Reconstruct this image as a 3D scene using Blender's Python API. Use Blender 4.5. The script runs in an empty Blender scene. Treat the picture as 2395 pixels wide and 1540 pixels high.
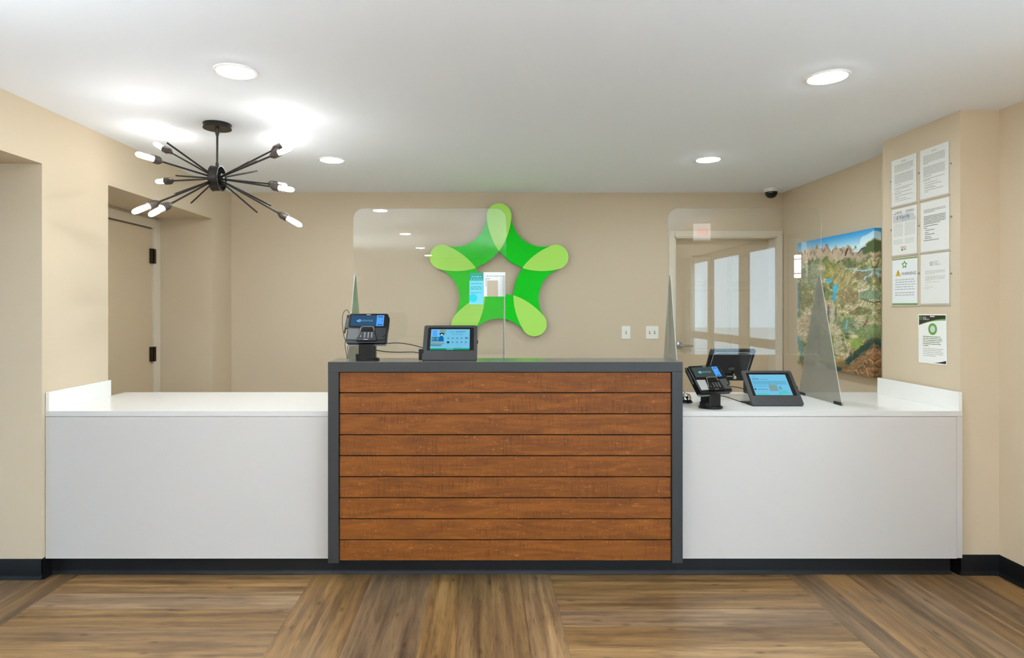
import bpy, bmesh, math, random
import numpy as np
from mathutils import Vector, Matrix

# ------------------------------------------------------------------ camera, world, exposure
scene = bpy.context.scene
C = scene.collection
PI = math.pi

F = 1420.0                      # focal length in pixels of the 2395 x 1540 frame
VX, VY = 1130.0, 718.0          # where the depth lines of the room meet
CAMZ = 1.407
cam_data = bpy.data.cameras.new('camera')
cam_data.sensor_width = 36.0
cam_data.lens = F / 2395.0 * 36.0
cam_data.shift_x = (1197.5 - VX) / 2395.0
cam_data.shift_y = -(770.0 - VY) / 2395.0
cam_data.clip_start = 0.05
cam = bpy.data.objects.new('camera', cam_data)
cam.location = (0, 0, CAMZ)
cam.rotation_euler = (PI / 2, 0, 0)
C.objects.link(cam)
scene.camera = cam

SKY = 4.0            # overcast sky outside the entrance
LAMP = 112.0         # recessed downlight lens
BULB = 27.0          # chandelier bulb
world = bpy.data.worlds.new('overcast_sky')
scene.world = world
world.use_nodes = True
bg = world.node_tree.nodes['Background']
bg.inputs[0].default_value = (0.60, 0.82, 1.0, 1)
bg.inputs[1].default_value = SKY

vs = scene.view_settings
vs.view_transform = 'Standard'
vs.look = 'None'
vs.gamma = 1.0
vs.use_curve_mapping = False
vs.exposure = 1.05
scene.cycles.max_bounces = 7
scene.cycles.diffuse_bounces = 5
scene.cycles.use_light_tree = False
scene.cycles.glossy_bounces = 3
scene.cycles.transparent_max_bounces = 24
scene.cycles.caustics_reflective = False
scene.cycles.caustics_refractive = False
scene.cycles.sample_clamp_indirect = 6.0
scene.cycles.use_adaptive_sampling = True
scene.cycles.adaptive_threshold = 0.03

rnd = random.Random(7)

# ------------------------------------------------------------------ materials
def lin(c):
    return tuple(((v / 12.92) if v <= 0.04045 else ((v + 0.055) / 1.055) ** 2.4) for v in c)

def rgb(r, g, b):
    return lin((r / 255.0, g / 255.0, b / 255.0)) + (1.0,)

def newmat(name):
    m = bpy.data.materials.new(name)
    m.use_nodes = True
    nt = m.node_tree
    p = nt.nodes['Principled BSDF']
    return m, nt, p

def N(nt, kind, **kw):
    n = nt.nodes.new(kind)
    for k, v in kw.items():
        setattr(n, k, v)
    return n

def plain(name, col, rough=0.5, metal=0.0, bump=0.0, bscale=120.0, spec=0.5, coat=0.0):
    m, nt, p = newmat(name)
    p.inputs['Base Color'].default_value = col
    p.inputs['Roughness'].default_value = rough
    p.inputs['Metallic'].default_value = metal
    p.inputs['Specular IOR Level'].default_value = spec
    p.inputs['Coat Weight'].default_value = coat
    if bump:
        tc = N(nt, 'ShaderNodeTexCoord')
        nz = N(nt, 'ShaderNodeTexNoise')
        nz.inputs['Scale'].default_value = bscale
        nz.inputs['Detail'].default_value = 3
        nt.links.new(tc.outputs['Object'], nz.inputs['Vector'])
        b = N(nt, 'ShaderNodeBump')
        b.inputs['Strength'].default_value = bump
        b.inputs['Distance'].default_value = 0.004
        nt.links.new(nz.outputs['Fac'], b.inputs['Height'])
        nt.links.new(b.outputs['Normal'], p.inputs['Normal'])
    return m

def emit(name, col, s):
    m = bpy.data.materials.new(name)
    m.use_nodes = True
    nt = m.node_tree
    nt.nodes.clear()
    e = N(nt, 'ShaderNodeEmission')
    e.inputs[0].default_value = col
    e.inputs[1].default_value = s * (0.5 if name.startswith('screen') else 1.0)
    o = N(nt, 'ShaderNodeOutputMaterial')
    nt.links.new(e.outputs[0], o.inputs[0])
    return m

def clear(name, tint=(0.97, 0.98, 0.98, 1), f0=0.04, body=None, amount=0.0, rough=0.0):
    """clear plastic or glass sheet: transparent with a mirror reflection that grows at grazing angles"""
    m = bpy.data.materials.new(name)
    m.use_nodes = True
    nt = m.node_tree
    nt.nodes.clear()
    lw = N(nt, 'ShaderNodeLayerWeight')
    lw.inputs[0].default_value = 0.5
    pw = N(nt, 'ShaderNodeMath', operation='POWER')
    pw.inputs[1].default_value = 5.0
    ma = N(nt, 'ShaderNodeMath', operation='MULTIPLY_ADD')
    ma.inputs[1].default_value = 0.7
    ma.inputs[2].default_value = f0
    t = N(nt, 'ShaderNodeBsdfTransparent')
    t.inputs[0].default_value = tint
    g = N(nt, 'ShaderNodeBsdfGlossy')
    g.inputs['Roughness'].default_value = rough
    mx = N(nt, 'ShaderNodeMixShader')
    o = N(nt, 'ShaderNodeOutputMaterial')
    nt.links.new(lw.outputs['Facing'], pw.inputs[0])
    nt.links.new(pw.outputs[0], ma.inputs[0])
    nt.links.new(ma.outputs[0], mx.inputs[0])
    base = t.outputs[0]
    if body is not None:
        d = N(nt, 'ShaderNodeBsdfDiffuse')
        d.inputs[0].default_value = body
        m2 = N(nt, 'ShaderNodeMixShader')
        m2.inputs[0].default_value = amount
        nt.links.new(t.outputs[0], m2.inputs[1])
        nt.links.new(d.outputs[0], m2.inputs[2])
        base = m2.outputs[0]
    nt.links.new(base, mx.inputs[1])
    nt.links.new(g.outputs[0], mx.inputs[2])
    nt.links.new(mx.outputs[0], o.inputs[0])
    return m

def ramp(nt, stops):
    r = N(nt, 'ShaderNodeValToRGB')
    e = r.color_ramp.elements
    while len(e) < len(stops):
        e.new(0.5)
    for i, (p, c) in enumerate(stops):
        e[i].position = p
        e[i].color = c
    return r

def wood_floor():
    m, nt, p = newmat('vinyl_plank')
    tc = N(nt, 'ShaderNodeTexCoord')
    oi = N(nt, 'ShaderNodeObjectInfo')
    off = N(nt, 'ShaderNodeVectorMath', operation='SCALE')
    comb = N(nt, 'ShaderNodeCombineXYZ')
    for i, k in enumerate((37.0, 91.0, 53.0)):
        mm = N(nt, 'ShaderNodeMath', operation='MULTIPLY')
        mm.inputs[1].default_value = k
        nt.links.new(oi.outputs['Random'], mm.inputs[0])
        nt.links.new(mm.outputs[0], comb.inputs[i])
    add = N(nt, 'ShaderNodeVectorMath', operation='ADD')
    nt.links.new(tc.outputs['Object'], add.inputs[0])
    nt.links.new(comb.outputs[0], add.inputs[1])
    def grain(sx, sy, scale, det, dist):
        mp = N(nt, 'ShaderNodeMapping')
        mp.inputs['Scale'].default_value = (sx, sy, 1)
        nz = N(nt, 'ShaderNodeTexNoise')
        nz.inputs['Scale'].default_value = scale
        nz.inputs['Detail'].default_value = det
        nz.inputs['Distortion'].default_value = dist
        nt.links.new(add.outputs[0], mp.inputs[0])
        nt.links.new(mp.outputs[0], nz.inputs['Vector'])
        return nz
    g1 = grain(1.0, 19, 1.5, 6, 0.35)
    g2 = grain(5, 110, 2.2, 4, 0.1)
    g3 = grain(2.2, 7, 1.9, 3, 0.2)
    r1 = ramp(nt, [(0.24, rgb(86, 62, 37)), (0.42, rgb(112, 84, 52)), (0.57, rgb(134, 103, 64)), (0.74, rgb(158, 124, 80))])
    nt.links.new(g1.outputs['Fac'], r1.inputs[0])
    r2 = ramp(nt, [(0.30, (0.42, 0.37, 0.33, 1)), (0.46, (0.93, 0.92, 0.9, 1)), (0.72, (1.06, 1.04, 1.0, 1))])
    nt.links.new(g2.outputs['Fac'], r2.inputs[0])
    mul = N(nt, 'ShaderNodeMix', data_type='RGBA', blend_type='MULTIPLY')
    mul.inputs[0].default_value = 0.8
    nt.links.new(r1.outputs[0], mul.inputs[6])
    nt.links.new(r2.outputs[0], mul.inputs[7])
    r3 = ramp(nt, [(0.30, (0.40, 0.37, 0.35, 1)), (0.44, (1, 1, 1, 1))])
    nt.links.new(g3.outputs['Fac'], r3.inputs[0])
    mul2 = N(nt, 'ShaderNodeMix', data_type='RGBA', blend_type='MULTIPLY')
    mul2.inputs[0].default_value = 0.5
    nt.links.new(mul.outputs[2], mul2.inputs[6])
    nt.links.new(r3.outputs[0], mul2.inputs[7])
    # knots
    vo = N(nt, 'ShaderNodeTexVoronoi', voronoi_dimensions='2D')
    vo.inputs['Scale'].default_value = 2.6
    mpv = N(nt, 'ShaderNodeMapping')
    mpv.inputs['Scale'].default_value = (0.75, 1.9, 1.0)
    nt.links.new(add.outputs[0], mpv.inputs[0])
    nt.links.new(mpv.outputs[0], vo.inputs['Vector'])
    rk = ramp(nt, [(0.012, (0.30, 0.23, 0.17, 1)), (0.06, (1, 1, 1, 1))])
    nt.links.new(vo.outputs['Distance'], rk.inputs[0])
    mul3 = N(nt, 'ShaderNodeMix', data_type='RGBA', blend_type='MULTIPLY')
    mul3.inputs[0].default_value = 0.75
    nt.links.new(mul2.outputs[2], mul3.inputs[6])
    nt.links.new(rk.outputs[0], mul3.inputs[7])
    hs = N(nt, 'ShaderNodeHueSaturation')
    mr = N(nt, 'ShaderNodeMapRange')
    mr.inputs['To Min'].default_value = 0.68
    mr.inputs['To Max'].default_value = 1.22
    nt.links.new(oi.outputs['Random'], mr.inputs[0])
    nt.links.new(mr.outputs[0], hs.inputs['Value'])
    nt.links.new(mul3.outputs[2], hs.inputs['Color'])
    fr_ = N(nt, 'ShaderNodeMath', operation='MULTIPLY')
    fr_.inputs[1].default_value = 17.31
    fr2 = N(nt, 'ShaderNodeMath', operation='FRACT')
    nt.links.new(oi.outputs['Random'], fr_.inputs[0])
    nt.links.new(fr_.outputs[0], fr2.inputs[0])
    mr2 = N(nt, 'ShaderNodeMapRange')
    mr2.inputs['To Min'].default_value = 0.84
    mr2.inputs['To Max'].default_value = 1.04
    nt.links.new(fr2.outputs[0], mr2.inputs[0])
    nt.links.new(mr2.outputs[0], hs.inputs['Saturation'])
    nt.links.new(hs.outputs[0], p.inputs['Base Color'])
    p.inputs['Roughness'].default_value = 0.42
    b = N(nt, 'ShaderNodeBump')
    b.inputs['Strength'].default_value = 0.15
    b.inputs['Distance'].default_value = 0.002
    nt.links.new(g2.outputs['Fac'], b.inputs['Height'])
    nt.links.new(b.outputs['Normal'], p.inputs['Normal'])
    return m

def wood_panel():
    m, nt, p = newmat('stained_maple')
    tc = N(nt, 'ShaderNodeTexCoord')
    oi = N(nt, 'ShaderNodeObjectInfo')
    comb = N(nt, 'ShaderNodeCombineXYZ')
    for i, k in enumerate((31.0, 17.0, 73.0)):
        mm = N(nt, 'ShaderNodeMath', operation='MULTIPLY')
        mm.inputs[1].default_value = k
        nt.links.new(oi.outputs['Random'], mm.inputs[0])
        nt.links.new(mm.outputs[0], comb.inputs[i])
    add = N(nt, 'ShaderNodeVectorMath', operation='ADD')
    nt.links.new(tc.outputs['Object'], add.inputs[0])
    nt.links.new(comb.outputs[0], add.inputs[1])
    def nz(scale3, scale, det, dist):
        mp = N(nt, 'ShaderNodeMapping')
        mp.inputs['Scale'].default_value = scale3
        n = N(nt, 'ShaderNodeTexNoise')
        n.inputs['Scale'].default_value = scale
        n.inputs['Detail'].default_value = det
        n.inputs['Distortion'].default_value = dist
        nt.links.new(add.outputs[0], mp.inputs[0])
        nt.links.new(mp.outputs[0], n.inputs['Vector'])
        return n
    g = nz((2.2, 1, 16), 1.6, 5, 1.4)          # grain along the board
    sm = nz((190, 1, 8), 1.0, 3, 0.1)          # upright saw marks
    patch = nz((2.4, 1, 9), 1.7, 2, 0.3)       # where the marks show
    r1 = ramp(nt, [(0.25, rgb(94, 50, 13)), (0.5, rgb(110, 60, 14)), (0.75, rgb(129, 73, 20))])
    nt.links.new(g.outputs['Fac'], r1.inputs[0])
    rs = ramp(nt, [(0.36, (0.58, 0.52, 0.46, 1)), (0.50, (1, 1, 1, 1))])
    nt.links.new(sm.outputs['Fac'], rs.inputs[0])
    rp = ramp(nt, [(0.44, (0, 0, 0, 1)), (0.62, (0.8, 0.8, 0.8, 1))])
    nt.links.new(patch.outputs['Fac'], rp.inputs[0])
    mul = N(nt, 'ShaderNodeMix', data_type='RGBA', blend_type='MULTIPLY')
    nt.links.new(rp.outputs[0], mul.inputs[0])
    nt.links.new(r1.outputs[0], mul.inputs[6])
    nt.links.new(rs.outputs[0], mul.inputs[7])
    # pale flecks of figure
    fl = nz((5, 1, 22), 4.0, 4, 2.2)
    rf = ramp(nt, [(0.62, (0, 0, 0, 1)), (0.74, (0.5, 0.5, 0.5, 1))])
    nt.links.new(fl.outputs['Fac'], rf.inputs[0])
    mx = N(nt, 'ShaderNodeMix', data_type='RGBA', blend_type='MIX')
    mx.inputs[7].default_value = rgb(190, 124, 62)
    nt.links.new(rf.outputs[0], mx.inputs[0])
    nt.links.new(mul.outputs[2], mx.inputs[6])
    nt.links.new(mx.outputs[2], p.inputs['Base Color'])
    p.inputs['Roughness'].default_value = 0.55
    p.inputs['Specular IOR Level'].default_value = 0.3
    return m

M = {}
M['wall'] = plain('beige_paint', rgb(205, 188, 162), 0.7, bump=0.10, bscale=260)
M['ceiling'] = plain('ceiling_paint', rgb(240, 245, 254), 0.8)
M['trim'] = plain('trim_paint', rgb(216, 204, 184), 0.45)
M['door'] = plain('door_paint', rgb(200, 180, 150), 0.45)
M['vinyl'] = plain('black_vinyl', rgb(10, 10, 11), 0.5, spec=0.25)
M['floor'] = wood_floor()
M['bounce_tone'] = plain('bounce_cream', rgb(226, 220, 208), 0.5)
M['maple'] = wood_panel()
M['white'] = plain('white_laminate', rgb(199, 194, 190), 0.32)
M['quartz'] = plain('white_quartz', rgb(236, 234, 229), 0.22)
M['edge'] = plain('laminate_edge', rgb(210, 207, 203), 0.4)
M['grey'] = plain('charcoal_laminate', rgb(40, 41, 42), 0.42)
M['greytop'] = plain('charcoal_top', rgb(92, 91, 89), 0.2)
M['green'] = plain('green_acrylic', rgb(0, 206, 24), 0.55, spec=0.2)
M['lime'] = plain('lime_acrylic', rgb(180, 238, 106), 0.55, spec=0.2)
M['dgreen'] = plain('sign_edge', rgb(40, 62, 30), 0.5)
M['bronze'] = plain('black_bronze', rgb(46, 42, 38), 0.38, metal=0.6)
M['socket'] = plain('socket_metal', rgb(70, 62, 56), 0.4, metal=0.5)
M['bulb'] = emit('bulb_glow', (1.0, 0.97, 0.92, 1), BULB)
M['lens'] = emit('downlight_lens', (0.84, 0.935, 1.0, 1), LAMP)
M['lamptrim'] = plain('white_trim_ring', rgb(240, 240, 238), 0.4)
M['black'] = plain('black_plastic', rgb(7, 7, 8), 0.36, spec=0.3)
M['matblack'] = plain('matte_black_plastic', rgb(26, 26, 26), 0.5)
M['glossblack'] = plain('gloss_black', rgb(8, 8, 10), 0.08)
M['stand'] = plain('charcoal_steel', rgb(48, 48, 47), 0.45)
M['platedark'] = plain('dark_grey_plastic', rgb(56, 56, 54), 0.45)
M['plategrey'] = plain('grey_plastic', rgb(150, 150, 144), 0.45)
M['silver'] = plain('silver_plastic', rgb(190, 190, 190), 0.3, metal=0.5)
M['chrome'] = plain('chrome', rgb(222, 218, 208), 0.12, metal=1.0)
M['nickel'] = plain('satin_nickel', rgb(170, 170, 168), 0.3, metal=1.0)
M['cable'] = plain('black_rubber', rgb(22, 20, 18), 0.5)
M['hinge'] = plain('dark_bronze', rgb(62, 48, 36), 0.4, metal=0.7)
M['acrylic'] = clear('clear_acrylic', f0=0.045)
M['glass'] = clear('window_glass', f0=0.04)
M['wing'] = clear('smoky_acrylic', tint=(0.86, 0.86, 0.83, 1), f0=0.06, body=rgb(150, 148, 140), amount=0.5, rough=0.2)
M['aedge'] = clear('acrylic_edge', tint=(0.9, 0.93, 0.92, 1), f0=0.05, body=rgb(226, 228, 224), amount=0.42, rough=0.3)
M['sleeve'] = clear('clear_sleeve', tint=(1, 1, 1, 1), f0=0.02)
M['paper'] = plain('white_paper', rgb(238, 237, 231), 0.6)
M['paperw'] = plain('bright_paper', rgb(240, 243, 243), 0.5)
M['ink'] = plain('black_ink', rgb(92, 92, 88), 0.6)
M['inkbold'] = plain('bold_ink', rgb(64, 62, 58), 0.6)
M['inkgrey'] = plain('grey_ink', rgb(168, 166, 160), 0.6)
M['inkdark'] = plain('dark_print', rgb(44, 38, 30), 0.5)
M['inkgreen'] = plain('green_print', rgb(98, 158, 66), 0.5)
M['inkpale'] = plain('pale_print', rgb(206, 208, 206), 0.5)
M['inkblue'] = plain('navy_print', rgb(24, 62, 122), 0.5)
M['inkred'] = plain('red_print', rgb(190, 56, 52), 0.5)
M['inkyellow'] = plain('yellow_print', rgb(236, 192, 30), 0.5)
M['inkolive'] = plain('olive_print', rgb(90, 104, 60), 0.5)
M['inkteal'] = plain('teal_print', rgb(10, 150, 130), 0.5)
M['inkcyan'] = plain('cyan_print', rgb(120, 214, 238), 0.5)
M['inkaqua'] = plain('aqua_print', rgb(20, 205, 226), 0.5)
M['inkbeige'] = plain('beige_print', rgb(196, 180, 156), 0.6)
M['switch'] = plain('switch_plastic', rgb(236, 232, 220), 0.35)
M['slot'] = plain('dark_slot', rgb(90, 86, 78), 0.5)
M['camwhite'] = plain('camera_housing', rgb(226, 222, 214), 0.4)
M['concrete'] = plain('pavement', rgb(214, 214, 212), 0.8)
M['storefront'] = plain('storefront_frame', rgb(150, 134, 112), 0.4)
S1 = 0.55
M['s_slate'] = emit('screen_slate', rgb(70, 112, 150), S1)
M['s_olive'] = emit('screen_olive', rgb(92, 112, 104), S1 * 0.9)
M['s_blue'] = emit('screen_blue', rgb(90, 168, 255), 0.95)
M['s_pale'] = emit('screen_pale', rgb(120, 200, 236), 0.9)
M['s_white'] = emit('screen_white', rgb(170, 222, 245), 0.95)
M['s_mid'] = emit('screen_mid', rgb(84, 160, 196), 0.8)
M['s_dim'] = emit('screen_dim', rgb(78, 150, 180), 0.8)
M['s_ink'] = emit('screen_ink', rgb(30, 90, 130), 0.6)
M['s_deep'] = emit('screen_deep', rgb(20, 70, 95), 0.5)
M['s_green'] = emit('screen_green', rgb(20, 150, 95), 0.9)
M['s_teal'] = emit('screen_teal', rgb(90, 205, 205), 0.9)
M['s_cloth'] = emit('screen_cloth', rgb(20, 112, 180), 0.9)
M['s_tan'] = emit('screen_tan', rgb(140, 176, 176), 0.8)
M['s_logo'] = emit('screen_logo', rgb(130, 190, 240), 0.9)

# ------------------------------------------------------------------ geometry helpers
PRINT = {'printed_text', 'menu_icons', 'dark_icons', 'key_legends', 'menu_text', 'top_text', 'red_text', 'bold_text', 'header_text', 'icons', 'small_mark', 'photo_lines', 'heading'}
class MB:
    """collects shapes that become ONE mesh object"""
    def __init__(self):
        self.bm = bmesh.new()
    def box(self, x0, x1, y0, y1, z0, z1, mi=0):
        v = [self.bm.verts.new((x, y, z)) for z in (z0, z1) for y in (y0, y1) for x in (x0, x1)]
        for f in ((0, 2, 3, 1), (4, 5, 7, 6), (0, 1, 5, 4), (2, 6, 7, 3), (0, 4, 6, 2), (1, 3, 7, 5)):
            self.bm.faces.new([v[i] for i in f]).material_index = mi
        return self
    def prism(self, pts, axis, a, b, mi=0, side=None):
        """polygon pts (2D) extruded along axis from a to b; axis x: pts are (y, z), y: (x, z), z: (x, y)"""
        def P(p, t):
            return {'x': (t, p[0], p[1]), 'y': (p[0], t, p[1]), 'z': (p[0], p[1], t)}[axis]
        va = [self.bm.verts.new(P(p, a)) for p in pts]
        vb = [self.bm.verts.new(P(p, b)) for p in pts]
        n = len(pts)
        self.bm.faces.new(va).material_index = mi
        self.bm.faces.new(vb[::-1]).material_index = mi
        for i in range(n):
            j = (i + 1) % n
            self.bm.faces.new((va[i], vb[i], vb[j], va[j])).material_index = mi if side is None else side
        return self
    def ring(self, outer, inner, axis, a, b, mi=0):
        """two outlines with the same number of points: a frame with a hole"""
        def P(p, t):
            return {'x': (t, p[0], p[1]), 'y': (p[0], t, p[1]), 'z': (p[0], p[1], t)}[axis]
        n = len(outer)
        L = [[self.bm.verts.new(P(p, t)) for p in q] for q in (outer, inner) for t in (a, b)]
        oa, ob, ia, ib = L
        for i in range(n):
            j = (i + 1) % n
            for q in ((oa[i], oa[j], ia[j], ia[i]), (ob[i], ib[i], ib[j], ob[j]),
                      (oa[i], ob[i], ob[j], oa[j]), (ia[i], ia[j], ib[j], ib[i])):
                self.bm.faces.new(q).material_index = mi
        return self
    def quad(self, x0, x1, y0, y1, z=0.0, mi=0):
        v = [self.bm.verts.new(p) for p in ((x0, y0, z), (x1, y0, z), (x1, y1, z), (x0, y1, z))]
        self.bm.faces.new(v).material_index = mi
        return self
    def poly(self, pts, z=0.0, mi=0):
        self.bm.faces.new([self.bm.verts.new((p[0], p[1], z)) for p in pts]).material_index = mi
        return self
    def lathe(self, prof, origin=(0, 0, 0), direction=(0, 0, 1), n=24, mi=0, sx=1.0, sy=1.0):
        """profile of (radius, height) turned about the direction"""
        q = Vector((0, 0, 1)).rotation_difference(Vector(direction).normalized())
        o = Vector(origin)
        rings = []
        for r, h in prof:
            if r < 1e-6:
                rings.append([self.bm.verts.new(o + q @ Vector((0, 0, h)))])
            else:
                rings.append([self.bm.verts.new(o + q @ Vector((r * sx * math.cos(2 * PI * i / n), r * sy * math.sin(2 * PI * i / n), h))) for i in range(n)])
        for a, b in zip(rings[:-1], rings[1:]):
            if len(a) == 1 and len(b) == 1:
                continue
            for i in range(n):
                j = (i + 1) % n
                if len(a) == 1:
                    f = (a[0], b[j], b[i])
                elif len(b) == 1:
                    f = (a[i], a[j], b[0])
                else:
                    f = (a[i], a[j], b[j], b[i])
                self.bm.faces.new(f).material_index = mi
        return self
    def rod(self, p0, p1, r, n=12, mi=0, r1=None):
        d = Vector(p1) - Vector(p0)
        L = d.length
        r1 = r if r1 is None else r1
        return self.lathe([(0, 0), (r, 0), (r1, L), (0, L)], p0, d, n, mi)
    def tube(self, pts, r, n=8, mi=0):
        """smooth tube through points (Catmull-Rom)"""
        P = [Vector(p) for p in pts]
        P = [P[0] * 2 - P[1]] + P + [P[-1] * 2 - P[-2]]
        path = []
        for i in range(1, len(P) - 2):
            for k in range(10):
                t = k / 10.0
                a, b, c, d = P[i - 1], P[i], P[i + 1], P[i + 2]
                path.append(0.5 * ((2 * b) + (c - a) * t + (2 * a - 5 * b + 4 * c - d) * t * t + (3 * b - a - 3 * c + d) * t ** 3))
        path.append(P[-2])
        rings = []
        up = Vector((0.31, 0.77, 0.55)).normalized()
        for i, p in enumerate(path):
            t = (path[min(i + 1, len(path) - 1)] - path[max(i - 1, 0)]).normalized()
            u = t.cross(up).normalized()
            w = t.cross(u)
            rings.append([self.bm.verts.new(p + r * (math.cos(2 * PI * k / n) * u + math.sin(2 * PI * k / n) * w)) for k in range(n)])
        for a, b in zip(rings[:-1], rings[1:]):
            for i in range(n):
                j = (i + 1) % n
                self.bm.faces.new((a[i], a[j], b[j], b[i])).material_index = mi
        self.bm.faces.new(rings[0]).material_index = mi
        self.bm.faces.new(rings[-1][::-1]).material_index = mi
        return self
    def build(self, name, mat, parent=None, bevel=0.0, smooth=False, seg=2):
        bmesh.ops.recalc_face_normals(self.bm, faces=self.bm.faces[:])
        if bevel > 0:
            es = [e for e in self.bm.edges if len(e.link_faces) == 2 and e.calc_face_angle(0) > 0.6]
            bmesh.ops.bevel(self.bm, geom=es, offset=bevel, segments=seg, affect='EDGES', profile=0.6, clamp_overlap=True)
        me = bpy.data.meshes.new(name)
        self.bm.to_mesh(me)
        self.bm.free()
        for mm in (mat if isinstance(mat, (list, tuple)) else [mat]):
            me.materials.append(mm)
        if smooth:
            for f in me.polygons:
                f.use_smooth = True
            try:
                me.set_sharp_from_angle(angle=math.radians(38))
            except Exception:
                pass
        o = bpy.data.objects.new(name, me)
        C.objects.link(o)
        if parent:
            o.parent = parent
        if name in PRINT:
            o['kind'] = 'stuff'
        return o

def thing(name, label, cat, loc=(0, 0, 0), rot=(0, 0, 0), group=None):
    o = bpy.data.objects.new(name, None)
    o.empty_display_size = 0.05
    C.objects.link(o)
    o.location = loc
    o.rotation_euler = rot
    o['label'] = label
    o['category'] = cat
    if group:
        o['group'] = group
    return o

def tag(o, label, cat, group=None):
    o['label'] = label
    o['category'] = cat
    if group:
        o['group'] = group
    return o

def struct(o, label=None):
    o['kind'] = 'structure'
    if label:
        o['label'] = label
    return o

def rrect(x0, x1, y0, y1, r, n=5):
    """rounded rectangle outline"""
    pts = []
    for cx, cy, a in ((x1 - r, y0 + r, -90), (x1 - r, y1 - r, 0), (x0 + r, y1 - r, 90), (x0 + r, y0 + r, 180)):
        for i in range(n + 1):
            t = math.radians(a + 90.0 * i / n)
            pts.append((cx + r * math.cos(t), cy + r * math.sin(t)))
    return pts

def text(name, body, size, x, y, z, mat, parent, align='CENTER', sx=1.0):
    cu = bpy.data.curves.new(name, 'FONT')
    cu.body = body
    cu.size = size
    cu.align_x = align
    cu.resolution_u = 3
    tmp = bpy.data.objects.new(name + '_tmp', cu)
    C.objects.link(tmp)
    dg = bpy.context.evaluated_depsgraph_get()
    me = bpy.data.meshes.new_from_object(tmp.evaluated_get(dg))
    bpy.data.objects.remove(tmp)
    bpy.data.curves.remove(cu)
    me.name = name
    me.transform(Matrix.Translation((x, y, z)) @ Matrix.Diagonal((sx, 1, 1, 1)))
    me.materials.clear()
    me.materials.append(mat)
    o = bpy.data.objects.new(name, me)
    C.objects.link(o)
    o.parent = parent
    return o

def words(mb, x0, x1, y, h, seed, z, wl=(0.008, 0.024), gap=0.004, mi=0):
    """one printed line too small to read: a row of word-length dashes"""
    r = random.Random(seed)
    x = x0
    while x < x1 - 0.003:
        w = min(r.uniform(*wl), x1 - x)
        mb.quad(x, x + w, y - h / 2, y + h / 2, z, mi)
        x += w + gap

def at(px, py, Y):
    s = F / Y
    return Vector(((px - VX) / s, Y, CAMZ + (VY - py) / s))

# ------------------------------------------------------------------ the room
XL, XR = -2.278, 2.71       # side walls
XD = -2.734                 # plane of the door in the left recess
YB = 5.493                  # back wall
YF = -6.0                   # wall behind the camera
YH = 3.135                  # end wall of the side hall
H = 2.44
XH = -5.2
ZO = 2.147                  # top of the openings in the left wall

# floor slab and its planks
fl = struct(MB().box(XH - 0.1, XR + 0.1, YF - 0.1, YB + 0.35, -0.12, -0.004).build('floor', M['floor']),
            'brown wood plank floor laid in alternating square blocks')
struct(MB().box(XL, XR, 3.30, YB, -0.004, 0.0).build('floor_bounce', M['bounce_tone']), 'cream floor sheet added behind the counter to bounce light up')  # hidden pale sheet, added to bounce downlight onto the ceiling
PW, PL = 0.155, 1.24
plank_cache = {}
def plank(cx, cy, lx, along):
    """a plank of length lx along local x; 'along' turns it to run into the room"""
    k = (round(lx, 4), )
    if k not in plank_cache:
        mb = MB().box(-lx / 2, lx / 2, -PW / 2 + 0.0003, PW / 2 - 0.0003, -0.004, 0.0)
        o = mb.build('plank', M['floor'], fl)
        plank_cache[k] = o
    else:
        o = bpy.data.objects.new('plank', plank_cache[k].data)
        C.objects.link(o)
        o.parent = fl
    o.location = (cx, cy, 0)
    o.rotation_euler = (0, 0, PI / 2 if along else 0)
    return o
for r in range(3):
    y0 = 2.048 - r * PL
    for b in range(-1, 6):
        x0 = -3.368 + (b - 0) * PL
        along = (b + r) % 2 == 0
        for i in range(8):
            if along:
                cx = x0 + (i + 0.5) * PW
                if cx - PW / 2 > XR - 0.05 or cx + PW / 2 > XR + 0.09 or cx < XH + 0.1:
                    continue
                ya, yb = y0, y0 + PL
                lim = YH + 0.004 if cx < XL else 3.215
                yb = min(yb, lim)
                plank(cx, (ya + yb) / 2, yb - ya - 0.001, True)
            else:
                cy = y0 + (i + 0.5) * PW
                if cy > 3.2:
                    continue
                xa, xb = max(x0, XH + 0.01), min(x0 + PL, XR)
                if xb - xa < 0.1:
                    continue
                plank((xa + xb) / 2, cy, xb - xa - 0.001, False)

struct(MB().box(XH - 0.1, XR + 0.2, YF - 0.1, YB + 0.4, H, H + 0.1).build('ceiling', M['ceiling']),
       'smooth white painted ceiling')

# left wall: thick, with an opening to the side hall and a recess for a door
wl = MB()
wl.box(XD, XL, YH, 3.688, 0, H)                # pier between hall opening and door recess
wl.box(XD, XL, 3.688, 5.108, ZO, H)            # above the door recess
wl.box(XD, XL, 5.108, YB, 0, H)                # pier at the back corner
wl.box(XD, XL, 0.5, YH, ZO, H)                 # above the hall opening
wl.box(XD, XL, YF, 0.5, 0, H)
wl.box(XD - 0.12, XD, 3.135, YB, 0, H)         # wall behind the door
struct(wl.build('wall_left', M['wall']), 'beige painted wall with a deep door recess')
wh = MB()
wh.box(XH, XD - 0.12, YH, YH + 0.12, 0, H)     # end wall of the hall, in line with the jamb
HY0, HY1, HZ0, HZ1 = -0.6, 1.3, 0.3, 2.15
wh.box(XH - 0.1, XH, YF, HY0, 0, H)
wh.box(XH - 0.1, XH, HY1, YH + 0.12, 0, H)
wh.box(XH - 0.1, XH, HY0, HY1, 0, HZ0)
wh.box(XH - 0.1, XH, HY0, HY1, HZ1, H)
wh.box(XH, XD, YF - 0.1, YF, 0, H)
struct(wh.build('wall_hall', M['wall']), 'beige wall of the side hall')

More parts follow.
